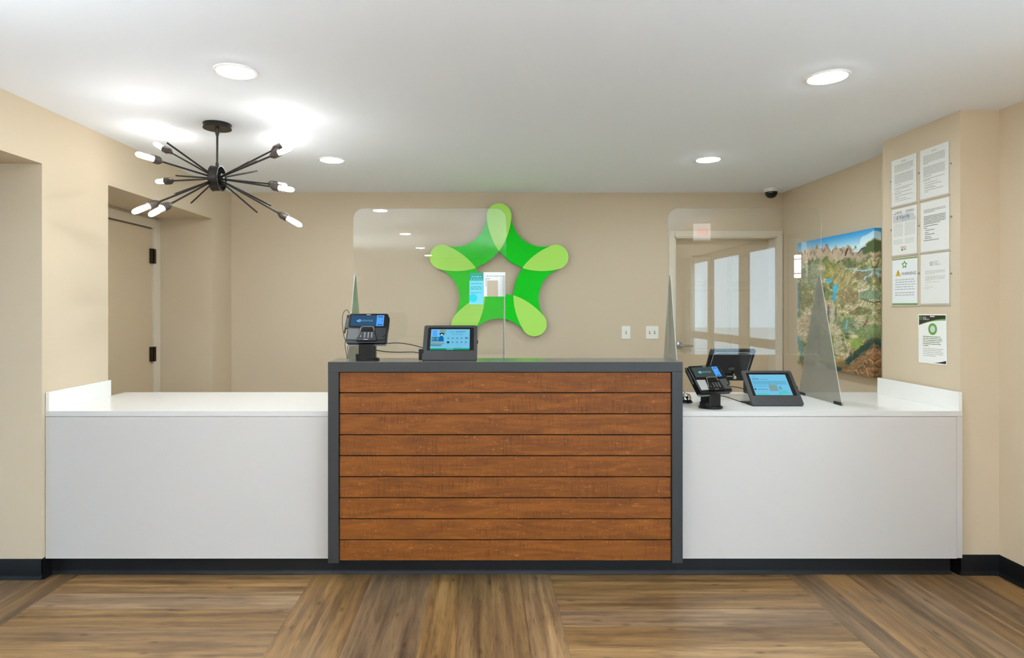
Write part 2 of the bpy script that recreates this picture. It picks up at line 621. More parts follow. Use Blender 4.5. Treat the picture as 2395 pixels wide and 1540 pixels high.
# back wall with door opening
DX0, DX1, DZ = 1.729, 2.650, 2.041
wb = MB()
wb.box(XL, DX0, YB, YB + 0.2, 0, H)
wb.box(DX1, XR + 0.1, YB, YB + 0.2, 0, H)
wb.box(DX0, DX1, YB, YB + 0.2, DZ, H)
wb.box(DX0 - 0.1, DX1 + 0.1, YB + 0.2, YB + 0.26, 0, H)
struct(wb.build('wall_back', M['wall']), 'beige back wall behind the counter')

# right wall, with glazed entrance doors beside the camera, and the pier that carries the notices
GY0, GY1, GZ = -1.24, 1.47, 2.06
wr = MB()
SY0, SY1 = 1.60, 1.90
wr.box(XR, XR + 0.2, SY1, YB + 0.2, 0, H)
wr.box(XR, XR + 0.2, GY1, SY0, 0, H)
wr.box(XR, XR + 0.2, SY0, SY1, GZ, H)
wr.box(XR, XR + 0.2, YF, GY0, 0, H)
wr.box(XR, XR + 0.2, GY0, GY1, GZ, H)
struct(wr.build('wall_right', M['wall']), 'beige right-hand wall')
PX, PY0, PY1 = 2.505, 3.188, 3.807
struct(MB().box(PX, XR, PY0, PY1, 0, H).build('wall_pier', M['wall']), 'beige projecting pier that carries the notices')

# wall behind the camera, with a window added on its right part for daylight
wf = MB()
WX0, WX1, WZ0, WZ1 = 0.75, 2.55, 0.35, 2.15
wf.box(XD, WX0, YF - 0.15, YF, 0, H)
wf.box(WX1, XR + 0.1, YF - 0.15, YF, 0, H)
wf.box(WX0, WX1, YF - 0.15, YF, 0, WZ0)
wf.box(WX0, WX1, YF - 0.15, YF, WZ1, H)
struct(wf.build('wall_front', M['wall']), 'beige wall behind the viewer')
w1 = MB()
w1.ring([(WX0, WZ0), (WX1, WZ0), (WX1, WZ1), (WX0, WZ1)], [(WX0 + .05, WZ0 + .05), (WX1 - .05, WZ0 + .05), (WX1 - .05, WZ1 - .05), (WX0 + .05, WZ1 - .05)], 'y', YF - 0.1, YF - 0.04)
w1.box((WX0 + WX1) / 2 - .025, (WX0 + WX1) / 2 + .025, YF - 0.1, YF - 0.04, WZ0 + .05, WZ1 - .05)
win = struct(w1.build('added_window_1', M['storefront']), 'window added behind the viewer for daylight')
MB().box(WX0 + .05, WX1 - .05, YF - 0.075, YF - 0.069, WZ0 + .05, WZ1 - .05).build('pane', M['glass'], win)
w2 = MB()  # hall window, added to bring cool daylight onto the jamb
w2.ring([(HY0, HZ0), (HY1, HZ0), (HY1, HZ1), (HY0, HZ1)], [(HY0 + .05, HZ0 + .05), (HY1 - .05, HZ0 + .05), (HY1 - .05, HZ1 - .05), (HY0 + .05, HZ1 - .05)], 'x', XH - 0.08, XH - 0.03)
for k in (1, 2):
    ym = HY0 + (HY1 - HY0) * k / 3
    w2.box(XH - 0.08, XH - 0.03, ym - .025, ym + .025, HZ0 + .05, HZ1 - .05)
win2 = struct(w2.build('added_window_2', M['storefront']), 'window added in the side hall for daylight')
MB().box(XH - 0.058, XH - 0.052, HY0 + .05, HY1 - .05, HZ0 + .05, HZ1 - .05).build('pane', M['glass'], win2)
struct(MB().box(-30, 40, -40, 30, -0.3, -0.2).build('pavement', M['concrete']), 'pale pavement outside')

# glazed entrance in the right wall (seen mirrored in the clear shield)
ge = MB()
xg0, xg1 = XR + 0.05, XR + 0.11
ge.ring([(GY0, 0.0), (GY1, 0.0), (GY1, GZ), (GY0, GZ)], [(GY0 + .06, 0.1), (GY1 - .06, 0.1), (GY1 - .06, GZ - .08), (GY0 + .06, GZ - .08)], 'x', xg0, xg1)
gm = 0.62
ge.box(xg0, xg1, gm - .07, gm + .07, 0.1, GZ - .08)
ge.box(xg0, xg1, -0.36, -0.30, 0.1, GZ - .08)
door_ent = struct(ge.build('door_3', M['storefront']), 'glazed entrance doors beside the viewer')
MB().box(XR + 0.077, XR + 0.083, GY0 + .06, GY1 - .06, 0.1, GZ - .08).build('pane', M['glass'], door_ent)
for a, b in ((GY0 + .06, -0.36), (-0.30, gm - .07), (gm + .07, GY1 - .06)):
    MB().box(xg0 - 0.01, xg1, a, b, 1.0, 1.09).build('push_bar', M['storefront'], door_ent)

sl_ = MB().ring([(SY0, 0), (SY1, 0), (SY1, GZ), (SY0, GZ)], [(SY0 + .03, .08), (SY1 - .03, .08), (SY1 - .03, GZ - .04), (SY0 + .03, GZ - .04)], 'x', xg0, xg1)
win3 = struct(sl_.build('window_3', M['storefront']), 'narrow sidelight beside the entrance doors')
MB().box(XR + 0.077, XR + 0.083, SY0 + .03, SY1 - .03, .08, GZ - .04).build('pane', M['glass'], win3)

# ---------------- doors
# left: plain flush door in its recess
d1 = MB()
d1.box(XD - 0.012, XD + 0.004, 4.086, 5.0, 0.005, 2.047)
door1 = struct(d1.build('door_1', M['door'], bevel=0.002), 'plain beige flush door in the left recess')
fr = MB()
fr.box(XD - 0.02, XD + 0.022, 5.004, 5.106, 0, 2.125)
fr.box(XD - 0.02, XD + 0.022, 3.98, 4.082, 0, 2.125)
fr.box(XD - 0.02, XD + 0.022, 4.082, 5.004, 2.058, 2.125)
fr.build('door_frame', M['trim'], door1, bevel=0.002)
MB().box(XD - 0.02, XD + 0.0005, 4.084, 5.004, 2.0475, 2.058).build('door_gap', M['slot'], door1)
for z in (1.824, 1.018):
    hb = MB()
    hb.box(XD + 0.004, XD + 0.024, 4.965, 5.035, z - 0.06, z + 0.06)
    for k in range(5):
        hb.rod((XD + 0.030, 5.002, z - 0.06 + k * 0.024), (XD + 0.030, 5.002, z - 0.06 + k * 0.024 + 0.022), 0.009)
    hb.build('hinge', M['hinge'], door1)['label'] = 'dark bronze hinge'

# back right: panelled door
yl = 5.617
d2 = MB().box(DX0 + 0.004, DX1 - 0.004, yl, yl + 0.04, 0.005, 2.028)
door2 = struct(d2.build('door_2', M['door']), 'beige six-panel door in the back wall')
cs = MB()
cs.box(DX0 - 0.052, DX0, YB - 0.018, YB, 0, DZ + 0.052)
cs.box(DX1, DX1 + 0.052, YB - 0.018, YB, 0, DZ + 0.052)
cs.box(DX0, DX1, YB - 0.018, YB, DZ, DZ + 0.052)
cs.build('door_casing', M['trim'], door2, bevel=0.004)
jb = MB()
jb.box(DX0, DX0 + 0.012, YB - 0.01, yl, 0, DZ)
jb.box(DX1 - 0.012, DX1, YB - 0.01, yl, 0, DZ)
jb.box(DX0, DX1, YB - 0.01, yl, DZ - 0.012, DZ)
jb.build('door_jamb', M['trim'], door2)
for (xa, xb) in ((1.911, 2.128), (2.262, 2.480)):
    for (za, zb) in ((1.605, 1.893), (0.99, 1.575), (0.16, 0.78)):
        pm = MB()
        def rc(i, a=xa, b=xb, c=za, d=zb):
            return [(a + i, c + i), (b - i, c + i), (b - i, d - i), (a + i, d - i)]
        pm.ring(rc(0), rc(0.016), 'y', yl - 0.006, yl + 0.002)
        pm.prism(rc(0.030), 'y', yl - 0.005, yl + 0.002)
        pm.build('panel', M['door'], door2, bevel=0.0025)
hd = MB()
hx, hz = 1.812, 1.051
hd.lathe([(0, 0), (0.033, 0), (0.033, 0.008), (0.026, 0.014), (0.012, 0.016), (0.012, 0.05), (0, 0.05)], (hx, yl, hz), (0, -1, 0), 24)
hd.tube([(hx, yl - 0.045, hz), (hx + 0.05, yl - 0.05, hz), (hx + 0.115, yl - 0.045, hz - 0.004)], 0.009, 10)
hd.build('door_handle', M['nickel'], door2, smooth=True)['label'] = 'satin nickel lever handle'

# ---------------- black vinyl base along the walls
def base_run(mb, p, q, nrm, h=0.105):
    """cove base from p to q (floor points), standing proud along nrm"""
    p, q, n = Vector(p), Vector(q), Vector(nrm)
    prof = [(0, 0), (0.014, 0), (0.012, 0.005), (0.006, 0.012), (0.004, 0.022), (0.004, h - 0.004), (0.002, h), (0, h)]
    A = [mb.bm.verts.new(Vector((p.x, p.y, 0)) + Vector((n.x, n.y, 0)) * a + Vector((0, 0, b))) for a, b in prof]
    B = [mb.bm.verts.new(Vector((q.x, q.y, 0)) + Vector((n.x, n.y, 0)) * a + Vector((0, 0, b))) for a, b in prof]
    k = len(prof)
    for i in range(k):
        j = (i + 1) % k
        mb.bm.faces.new((A[i], B[i], B[j], A[j]))
    mb.bm.faces.new(A)
    mb.bm.faces.new(B[::-1])
    return mb
bl = MB()
base_run(bl, (XH, YH), (XL + 0.004, YH), (0, -1))
base_run(bl, (XL, YH - 0.004), (XL, 3.2), (1, 0))
struct(bl.build('baseboard_left', M['vinyl'], smooth=True), 'black vinyl base on the left wall end')
br = MB()
base_run(br, (PX - 0.004, PY0), (XR, PY0), (0, -1))
base_run(br, (PX, PY0 - 0.004), (PX, 3.26), (-1, 0))
base_run(br, (XR, PY0), (XR, SY1 + 0.01), (-1, 0))
struct(br.build('baseboard_right', M['vinyl'], smooth=True), 'black vinyl base around the pier and right wall')

# ------------------------------------------------------------------ counters
YC = 3.156                     # front of the white counters
ZC = 0.864                     # worktop height
DXL, DXR = -0.7857, 1.0108     # raised desk ends
YD0, YD1 = 3.0736, 3.300       # raised desk front and back
ZD, ZB = 1.128, 0.108
XA, XB = -2.276, 2.492
TK = 3.205                     # toe kick face

# one continuous worktop, running on behind the raised desk
wt = thing('worktop', 'long glossy white worktop lying on the counters behind the raised wood desk', 'worktop', (0, YC, 0.837))
t = MB()
out = [(XA, 0), (DXL - 0.001, 0), (DXL - 0.001, YD1 - YC + 0.001), (DXR + 0.001, YD1 - YC + 0.001), (DXR + 0.001, 0), (XB, 0),
       (XB, 0.704), (XA, 0.704)]
t.prism(out, 'z', 0.0, ZC - 0.837, 0, 1)
t.build('slab', [M['quartz'], M['edge']], wt)
for x0, x1, ln, label in ((XA, XA + 0.018, 0.530, 'low white backsplash against the left wall, on the worktop'),
                          (XB - 0.018, XB, 0.655, 'low white backsplash under the notices, on the worktop')):
    o = MB().box(0, x1 - x0, 0, ln - 0.002, 0, 0.098).build('backsplash', M['quartz'], bevel=0.001, seg=1)
    o.location = (x0, YC + 0.002, ZC)
    tag(o, label, 'backsplash')

def counter(x0, x1, label):
    c = thing('counter', label, 'counter', (x0, YC, 0))
    w = x1 - x0
    MB().box(0, w, 0.0, 0.02, 0.1, 0.8345).build('front_panel', M['white'], c, bevel=0.001, seg=1)
    MB().box(0, w, 0.02, 0.68, 0.1, 0.836).build('body', M['white'], c)
    MB().box(0, w, -0.001, 0.0, 0.098, 0.1015).build('edge_strip', M['edge'], c)
    tk = MB()
    base_run(tk, (0, TK - YC), (w, TK - YC), (0, -1), 0.1)
    tk.box(0, w, TK - YC, 0.66, 0, 0.1)
    tk.build('toe_kick', M['vinyl'], c, smooth=True)['label'] = 'black vinyl toe kick'
    return c
counter(XA + 0.001, DXL - 0.001, 'white laminate counter left of the raised wood desk, bare on top')
counter(DXR + 0.001, XB - 0.03, 'white laminate counter right of the raised wood desk, under terminal and tablets')
MB_end = MB().box(XB - 0.0295, XB - 0.001, YC, YC + 0.6, 0.1, 0.836).build('filler_panel', M['white'])
tag(MB_end, 'narrow white filler strip between right counter and wall pier', 'panel')

desk = thing('reception_desk', 'raised reception desk with brown wood plank front and charcoal frame', 'desk', (DXL, YD0, 0))
W = DXR - DXL
D = YD1 - YD0
fw = 0.054
MB().box(0, fw, 0, D, ZB, ZD - 0.052).build('frame_post', M['grey'], desk, bevel=0.001, seg=1)
MB().box(W - fw, W, 0, D, ZB, ZD - 0.052).build('frame_post', M['grey'], desk, bevel=0.001, seg=1)
tp = MB().box(0, W, 0, D, ZD - 0.0515, ZD - 0.002)
tp.build('top_rail', M['grey'], desk, bevel=0.001, seg=1)
MB().box(0, W, 0, D, ZD - 0.002, ZD).build('top_surface', M['greytop'], desk)
MB().box(fw, W - fw, 0.03, 0.05, ZB + 0.006, ZD - 0.052).build('backing', M['black'], desk)
ph = (ZD - 0.052 - ZB - 0.006) / 9.0
first = None
for i in range(9):
    if first is None:
        first = MB().box(-(W / 2 - fw - 0.002), W / 2 - fw - 0.002, -0.009, 0.009, -ph / 2 + 0.0027, ph / 2 - 0.0027).build('plank', M['maple'], desk, bevel=0.0015, seg=1)
        o = first
    else:
        o = bpy.data.objects.new('plank', first.data)
        C.objects.link(o)
        o.parent = desk
    o.location = (W / 2, 0.021, ZB + 0.006 + ph * (i + 0.5))
tk = MB()
base_run(tk, (0, TK - YD0), (W, TK - YD0), (0, -1), 0.1)
tk.box(0, W, TK - YD0, D, 0, ZB)
tk.build('toe_kick', M['vinyl'], desk, smooth=True)

# ------------------------------------------------------------------ star sign on the back wall
def star():
    sc = 1.0 / 3.85 / 260.5
    YS = YB - 0.052
    t = thing('star_sign', 'large five-pointed star logo sign in dark and lime green on the back wall', 'sign', (0.1425, YS, 1.687))
    half = [(0, 219), (20, 247), (40, 281), (58, 318), (74, 357), (88, 400), (99, 443), (107, 490), (112, 538)]
    arc = [(112 * math.cos(math.radians(a)), 538 + 112 * math.sin(math.radians(a))) for a in range(10, 180, 10)]
    petal = half + arc + [(-x, y) for x, y in half[::-1]][:-1]
    half2 = [(112, 520)] + [(107, 490), (99, 443), (88, 400), (74, 357), (58, 318), (40, 281), (20, 247), (0, 219)]
    def rot(p, a):
        return (p[0] * math.cos(a) - p[1] * math.sin(a), p[0] * math.sin(a) + p[1] * math.cos(a))
    a72 = math.radians(-72)
    def mir(p):                       # mirror about the axis at 54 degrees
        r, th = math.hypot(*p), math.atan2(p[1], p[0])
        th = math.radians(108) - th
        return (r * math.cos(th), r * math.sin(th))
    outer = [(113, 515), (115, 492), (122, 462), (134, 430), (149, 400), (167, 372), (189, 347), (212, 326)]
    outer = outer + [mir(p) for p in outer[::-1]]
    inn = [(14, 204), (32.8, 186), (58, 160), (80.7, 140)]
    inner = inn + [mir(p) for p in inn[::-1]]
    side_a = half2[1:-1]              # outer end of petal A down to its tip
    band = outer + [mir(p) for p in half2[1:]] + inner[::-1] + half2[1:][::-1]
    def sc_(pts):
        return [(p[0] * sc, p[1] * sc) for p in pts]
    for k in range(5):
        a = a72 * k
        MB().prism(sc_([rot(p, a) for p in band]), 'y', 0.0, 0.030, 0, 1).build('band', [M['green'], M['dgreen']], t)
        MB().prism(sc_([rot(p, a) for p in petal]), 'y', -0.003, 0.0305, 0, 1).build('petal', [M['lime'], M['dgreen']], t)
        c = sc_([rot((0, 500), a)])[0]
        MB().rod((c[0], 0.03, c[1]), (c[0], 0.052, c[1]), 0.012).build('standoff', M['dgreen'], t)
star()

# ------------------------------------------------------------------ clear counter shields
def shield(x0, label):
    YS = 3.554
    t = thing('sneeze_shield', label, 'shield', (x0, YS, ZC), group=None)
    w = 0.896
    z0, z1 = 1.127 - ZC, 1.983 - ZC
    MB().prism([(0, z0), (w, z0)] + [p for p in rrect(0, w, z0, z1, 0.06) if p[1] > (z0 + z1) / 2], 'y', -0.003, 0.003, 0, 1).build('panel', [M['acrylic'], M['aedge']], t)
    for x in (0.012, w - 0.012):
        f = MB()
        pts = [(-0.229, 0.004), (-0.222, 0.004), (0.222, 0.004), (0.229, 0.004), (0.012, 0.727), (-0.012, 0.727)]
        f.prism(pts, 'x', x - 0.0025, x + 0.0025, 0, 1)
        wing = f.build('wing', [M['wing'], M['aedge']], t)
        if x < 0.1:
            wing.matrix_local = Matrix.Translation((x, 0, 0)) @ Matrix.Rotation(math.radians(-4), 4, 'Z') @ Matrix.Translation((-x, 0, 0))
        for y in (-0.19, 0.19):
            MB().box(x - 0.006, x + 0.006, y - 0.035, y + 0.035, 0, 0.016).build('rubber_pad', M['black'], wing)
    return t
shield(-0.761, 'clear acrylic shield behind the raised desk, in front of the green star')
shield(1.083, 'clear acrylic shield on the right counter, in front of the panelled door')

# flyers taped to the left shield
def flyer(name, label, px0, px1, py0, py1):
    Y = 3.5505
    a, b = at(px0, py1, Y), at(px1, py0, Y)
    t = thing(name, label, 'flyer', (a.x, Y, a.z), (PI / 2, 0, 0))
    return t, b.x - a.x, b.z - a.z
t, w, h = flyer('leaflet', 'narrow teal and pale blue leaflet taped to the left clear shield', 1098, 1130, 639, 712)
MB().box(0, w, 0, h, -0.0003, 0).build('page', M['inkcyan'], t)
MB().quad(0, w, h * 0.76, h, 0.0002).build('header', M['inkteal'], t)
m = MB()
for i in range(5):
    m.quad(w * (.1 + .18 * i), w * (.2 + .18 * i), h * .79, h * .82, 0.0004)
words(m, w * .15, w * .85, h * .88, h * .03, 4, 0.0004)
m.build('icons', M['inkcyan'], t)
m = MB()
for i, v in enumerate((.66, .56, .52, .48, .37)):
    words(m, w * .1, w * .9, h * v, h * .018, 20 + i, 0.0003)
m.build('printed_text', M['inkteal'], t)
MB().lathe([(0, 0), (w * .3, 0)], (w * .28, h * .2, 0.0003), (0, 0, 1), 20).build('blue_dot', M['inkaqua'], t)
t, w, h = flyer('flyer', 'white flyer with beige centre taped to the left clear shield', 1131, 1182, 637, 694)
MB().box(0, w, 0, h, -0.0003, 0).build('page', M['paperw'], t)
MB().quad(w * .16, w * .66, 0, h * .66, 0.0002).build('beige_field', M['inkbeige'], t)
m = MB()
words(m, w * .12, w * .95, h * .84, h * .03, 41, 0.0003)
m.quad(w * .1, w * .125, h * .42, h * .74, 0.0003)
m.quad(w * .1, w * .3, h * .72, h * .745, 0.0003)
m.build('printed_text', M['inkgrey'], t)

# ------------------------------------------------------------------ payment terminals and tablets
def terminal(loc, rz, tilt, stem_h, label, olive):
    t = thing('payment_terminal', label, 'card terminal', loc, (0, 0, rz))
    MB().lathe([(0, 0), (0.062, 0), (0.062, 0.008), (0.056, 0.013), (0, 0.013)], n=36).build('base_disc', M['black'], t, smooth=True)
    st = MB()
    st.prism(rrect(-0.042, 0.042, -0.036, 0.036, 0.012), 'z', 0.013, stem_h + 0.012)
    st.prism(rrect(-0.058, -0.030, -0.03, 0.02, 0.005), 'z', 0.013, 0.034)
    st.build('pedestal', M['black'], t, smooth=True)
    MB().prism(rrect(-0.054, 0.054, -0.02, 0.04, 0.008), 'z', stem_h - 0.006, stem_h + 0.014).build('mount_plate', M['black'], t)
    # tilted head: local x right, y up the slope, z out of the face
    hw, hh, th = 0.105, 0.172, 0.036
    me_head = MB()
    me_head.prism(rrect(-hw, hw, 0, hh, 0.014), 'z', -th, 0)
    head = me_head.build('head', M['black'], t, bevel=0.003)
    head.location = (0, -0.052, stem_h + 0.0125)
    head.rotation_euler = (PI / 2 - tilt, 0, 0)
    def P(mb, name, mat, **k):
        return mb.build(name, mat, head, **k)
    P(MB().prism(rrect(-hw + .001, hw - .001, -0.003, 0.012, 0.006), 'z', -th + 0.004, -th + 0.012), 'lower_rim', M['silver'])
    P(MB().prism(rrect(-hw + 0.006, hw - 0.006, 0.088, hh - 0.004, 0.008), 'z', 0, 0.002), 'bezel', M['glossblack'])
    sx0, sx1, sy0, sy1 = -hw + 0.016, hw - 0.022, 0.096, 0.160
    sxm = sx1 - 0.038
    scr = P(MB().quad(sx0, sxm, sy0, sy1, 0.0026), 'screen', M['s_olive'] if olive else M['s_slate'])
    MB().quad(sxm, sx1, sy0, sy1, 0.0027).build('side_menu', M['s_blue'], scr)
    m = MB()
    for v in (0.150, 0.104):
        words(m, sxm + 0.008, sx1 - 0.006, v, 0.005, int(v * 1000), 0.0029, (0.006, 0.012), 0.002)
    m.quad(sxm + 0.028, sxm + 0.030, 0.12, 0.134, 0.0029)
    m.build('menu_text', M['s_ink'], scr)
    m = MB()
    cx = sx0 + 0.046
    m.poly([(cx - 0.019, 0.1265), (cx, 0.137), (cx + 0.012, 0.1275), (cx - 0.001, 0.118)], 0.0029)
    m.build('logo_mark', M['s_logo'], scr)
    MB().lathe([(0, 0), (0.005, 0)], (cx + 0.001, 0.1275, 0.0031), (0, 0, 1), 14).build('logo_eye', M['s_mid'], scr)
    text('logo_text', 'STATUS', 0.0145, cx + 0.014, 0.1225, 0.0029, M['s_logo'], scr, 'LEFT', 1.05)
    P(MB().quad(-0.011, 0.011, hh - 0.0105, hh - 0.0075, 0.0028), 'maker_mark', M['silver'])
    side = M['plategrey'] if olive else M['platedark']
    P(MB().prism([(-hw + 0.008, 0.016), (-0.046, 0.016), (-0.040, 0.078), (-hw + 0.008, 0.080)], 'z', 0, 0.004), 'left_plate', side, bevel=0.001)
    P(MB().prism([(0.058, 0.016), (hw - 0.006, 0.016), (hw - 0.006, 0.080), (0.050, 0.078)], 'z', 0, 0.004), 'right_plate', M['platedark'] if olive else M['black'], bevel=0.001)
    kp = [(-0.050, 0.010), (0.056, 0.010), (0.052, 0.030), (0.040, 0.066), (0.036, 0.086), (0.028, 0.090), (-0.024, 0.090), (-0.032, 0.086), (-0.034, 0.066), (-0.046, 0.030)]
    P(MB().prism(kp, 'z', 0, 0.008), 'keypad', M['black'], bevel=0.002)
    P(MB().prism([(-0.030, 0.060), (0.034, 0.060), (0.028, 0.086), (-0.024, 0.086)], 'z', 0.008, 0.0092), 'privacy_hood', M['glossblack'])
    P(MB().tube([(-0.046, 0.03, 0.008), (-0.035, 0.066, 0.0085), (-0.031, 0.084, 0.009), (-0.022, 0.089, 0.009), (0.026, 0.089, 0.009), (0.035, 0.084, 0.009), (0.038, 0.066, 0.0085)], 0.0013, 6), 'hood_rim', M['plategrey'], smooth=True)
    for r in range(4):
        for c in range(3):
            k = MB().box(-0.013 + c * 0.018, -0.001 + c * 0.018, 0.026 + r * 0.008, 0.031 + r * 0.008, 0.008, 0.0095)
            P(k, 'key', M['matblack'])
    m = MB()
    for r in range(4):
        for c in range(3):
            m.quad(-0.0105 + c * 0.018, -0.0045 + c * 0.018, 0.0272 + r * 0.008, 0.0297 + r * 0.008, 0.0097)
    m.quad(-0.030, -0.026, 0.032, 0.036, 0.0083)
    m.quad(-0.012, 0.012, 0.0145, 0.0165, 0.0083)
    P(m, 'key_legends', M['silver'])
    P(MB().tube([(hw - 0.022, 0.036, 0.004), (hw - 0.008, 0.042, 0.005), (hw + 0.002, 0.058, 0.002), (hw + 0.004, 0.12, -0.004), (hw + 0.002, 0.15, -0.004)], 0.004, 8), 'swipe_rail', M['black'], smooth=True)
    # stylus in its clip on the left
    sl = P(MB().box(-hw - 0.012, -hw + 0.002, 0.09, 0.15, -0.022, -0.006), 'stylus_clip', M['black'], bevel=0.002)
    P(MB().rod((-hw - 0.013, 0.062, -0.010), (-hw - 0.007, 0.168, -0.012), 0.0048), 'stylus', M['matblack'], smooth=True)
    return t
ta = terminal((-0.602, 3.165, ZD), 0.0, math.radians(30), 0.082, 'black card terminal with slate blue screen standing on the raised wood desk', False)
tb = terminal((1.222, 3.262, ZC), math.radians(20), math.radians(40), 0.078, 'black card terminal with grey-green screen on the white counter beside the bell', True)
# stylus cord of the left terminal
MB().tube([(-0.107, 0.052, 0.243), (-0.118, 0.045, 0.262), (-0.135, 0.035, 0.245), (-0.137, 0.02, 0.19), (-0.122, 0.0, 0.12), (-0.106, -0.005, 0.085), (-0.103, 0.0, 0.045), (-0.108, 0.01, 0.006), (-0.112, 0.012, 0.025), (-0.121, 0.012, 0.08), (-0.113, 0.012, 0.12)], 0.0016, 6).build('stylus_cord', M['cable'], ta, smooth=True)

def tablet(loc, rz, label, kind):
    """tablet in a bent-plate counter stand; local x right, y back, z up"""
    t = thing('tablet_stand', label, 'tablet', loc, (0, 0, rz))
    tl = math.atan2(0.150, 0.172)
    w, L = 0.283, math.hypot(0.150, 0.172)
    th = 0.011
    MB().prism(rrect(-w / 2 + 0.004, w / 2 - 0.004, 0.006, 0.175, 0.01), 'z', 0, 0.004).build('base_plate', M['stand'], t)
    pl = MB().ring(rrect(-w / 2, w / 2, 0, L, 0.012), rrect(-w / 2 + 0.022, w / 2 - 0.018, 0.060, L - 0.015, 0.006), 'z', -th, 0)
    face = pl.build('face_plate', M['stand'], t, bevel=0.0012, seg=1)
    face.location = (0, 0.002, 0.0085)
    face.rotation_euler = (PI / 2 - tl, 0, 0)
    MB().box(-w / 2 + 0.024, w / 2 - 0.016, 0.030, L - 0.004, -th - 0.007, -th).build('tablet_back', M['matblack'], face)
    MB().prism(rrect(-w / 2 + 0.0215, w / 2 - 0.0175, 0.0595, L - 0.0145, 0.006), 'z', -th, -0.003).build('tablet_glass', M['glossblack'], face)
    x0, x1, y0, y1 = -w / 2 + 0.038, w / 2 - 0.040, 0.0645, L - 0.026
    z = -0.0027
    sw, sh = x1 - x0, y1 - y0
    scr = MB().quad(x0, x1, y0, y1, z).build('screen', M['s_pale'], face)
    def X(u): return x0 + u * sw
    def Yv(v): return y0 + (1 - v) * sh
    def R(u0, u1, v0, v1, lay=1): return MB().quad(X(u0), X(u1), Yv(v1), Yv(v0), z + 0.00025 * lay)
    if kind == 'guest':
        R(0, .38, 0, .90).build('photo_background', M['s_pale'], scr)
        R(.04, .16, .05, .35, 2).build('photo_window', M['s_blue'], scr)
        R(.22, .38, .0, .26, 2).build('photo_curtain', M['s_tan'], scr)
        m = MB()
        m.quad(X(.02), X(.22), Yv(.60), Yv(.38), z + .0005)
        m.build('photo_chair', M['s_mid'], scr)
        m = MB()
        m.quad(X(.02), X(.22), Yv(.40), Yv(.38), z + .0006)
        m.quad(X(.105), X(.125), Yv(.56), Yv(.38), z + .0006)
        m.quad(X(.02), X(.26), Yv(.57), Yv(.55), z + .0006)
        m.build('photo_lines', M['s_ink'], scr)
        m = MB()
        m.poly([(X(.21), Yv(.60)), (X(.34), Yv(.60)), (X(.33), Yv(.40)), (X(.29), Yv(.32)), (X(.25), Yv(.32)), (X(.215), Yv(.40))], z + .00075)
        m.build('photo_clothes', M['s_cloth'], scr)
        MB().lathe([(0, 0), (sw * .062, 0)], (X(.28), Yv(.24), z + .00085), (0, 0, 1), 18, sy=.72).build('photo_hat', M['s_deep'], scr)
        MB().lathe([(0, 0), (sw * .03, 0)], (X(.28), Yv(.275), z + .001), (0, 0, 1), 14).build('photo_face', M['s_white'], scr)
        m = MB()
        m.poly([(X(0), Yv(.82)), (X(.27), Yv(.82)), (X(.38), Yv(.66)), (X(0), Yv(.62))], z + .0009)
        m.build('photo_table', M['s_tan'], scr)
        m = MB()
        m.poly([(X(0), Yv(.82)), (X(0), Yv(.74)), (X(.30), Yv(.75)), (X(.25), Yv(.83))], z + .001)
        m.build('photo_table_shade', M['s_mid'], scr)
        m = MB()
        words(m, X(.48), X(.62), Yv(.125), sh * .02, 5, z + .0004)
        for v in (.21, .27):
            words(m, X(.54), X(.84), Yv(v), sh * .012, int(v * 100), z + .0004)
        for r_ in (.43, .63):
            for c_ in range(5):
                u = .45 + .113 * c_
                m.poly([(X(u - .03), Yv(r_ + .02)), (X(u + .03), Yv(r_ + .03)), (X(u + .02), Yv(r_ - .03)), (X(u - .02), Yv(r_ - .02))], z + .0004)
                words(m, X(u - .04), X(u + .04), Yv(r_ + .085), sh * .01, c_, z + .0004)
        words(m, X(.6), X(.8), Yv(.885), sh * .014, 3, z + .0004)
        m.build('menu_icons', M['s_dim'], scr)
        m = MB()
        words(m, X(.645), X(.88), Yv(.12), sh * .045, 15, z + .0005, (.006, .012), .001)
        m.build('heading', M['s_mid'], scr)
        m = MB()
        m.quad(X(.42), X(.48), Yv(.68), Yv(.59), z + .0006)
        m.poly([(X(.89), Yv(.38)), (X(.97), Yv(.44)), (X(.95), Yv(.46)), (X(.9), Yv(.41))], z + .0006)
        m.build('dark_icons', M['s_deep'], scr)
        R(0, 1, .925, 1).build('footer_bar', M['s_green'], scr)
        R(.42, .59, .945, .985, 2).build('footer_button', M['s_teal'], scr)
    else:
        text('heading', 'STAY', sh * .13, X(.04), Yv(.27), z + .0003, M['s_deep'], scr, 'LEFT', .95)
        text('heading_light', 'confident', sh * .11, X(.215), Yv(.27), z + .0003, M['s_mid'], scr, 'LEFT', .95)
        m = MB()
        m.ring([(X(.10), Yv(.12)), (X(.13), Yv(.12)), (X(.13), Yv(.06)), (X(.10), Yv(.06))], [(X(.108), Yv(.11)), (X(.122), Yv(.11)), (X(.122), Yv(.075)), (X(.108), Yv(.075))], 'z', z + .0002, z + .0003)
        m.build('star_mark', M['s_mid'], scr)
        m = MB()
        for v in (.34, .40, .46):
            words(m, X(.03), X(.95), Yv(v), sh * .022, int(v * 100), z + .0003, (.012, .03), .002)
        words(m, X(.03), X(.4), Yv(.56), sh * .018, 8, z + .0003, (.012, .03), .002)
        words(m, X(.11), X(.38), Yv(.72), sh * .03, 9, z + .0003, (.012, .02), .002)
        m.build('printed_text', M['s_dim'], scr)
        MB().lathe([(0, 0), (sw * .03, 0)], (X(.045), Yv(.71), z + .0004), (0, 0, 1), 16).build('blue_dot', M['s_cloth'], scr)
        R(.43, .66, .50, .80).build('grey_card', M['s_tan'], scr)
        m = MB()
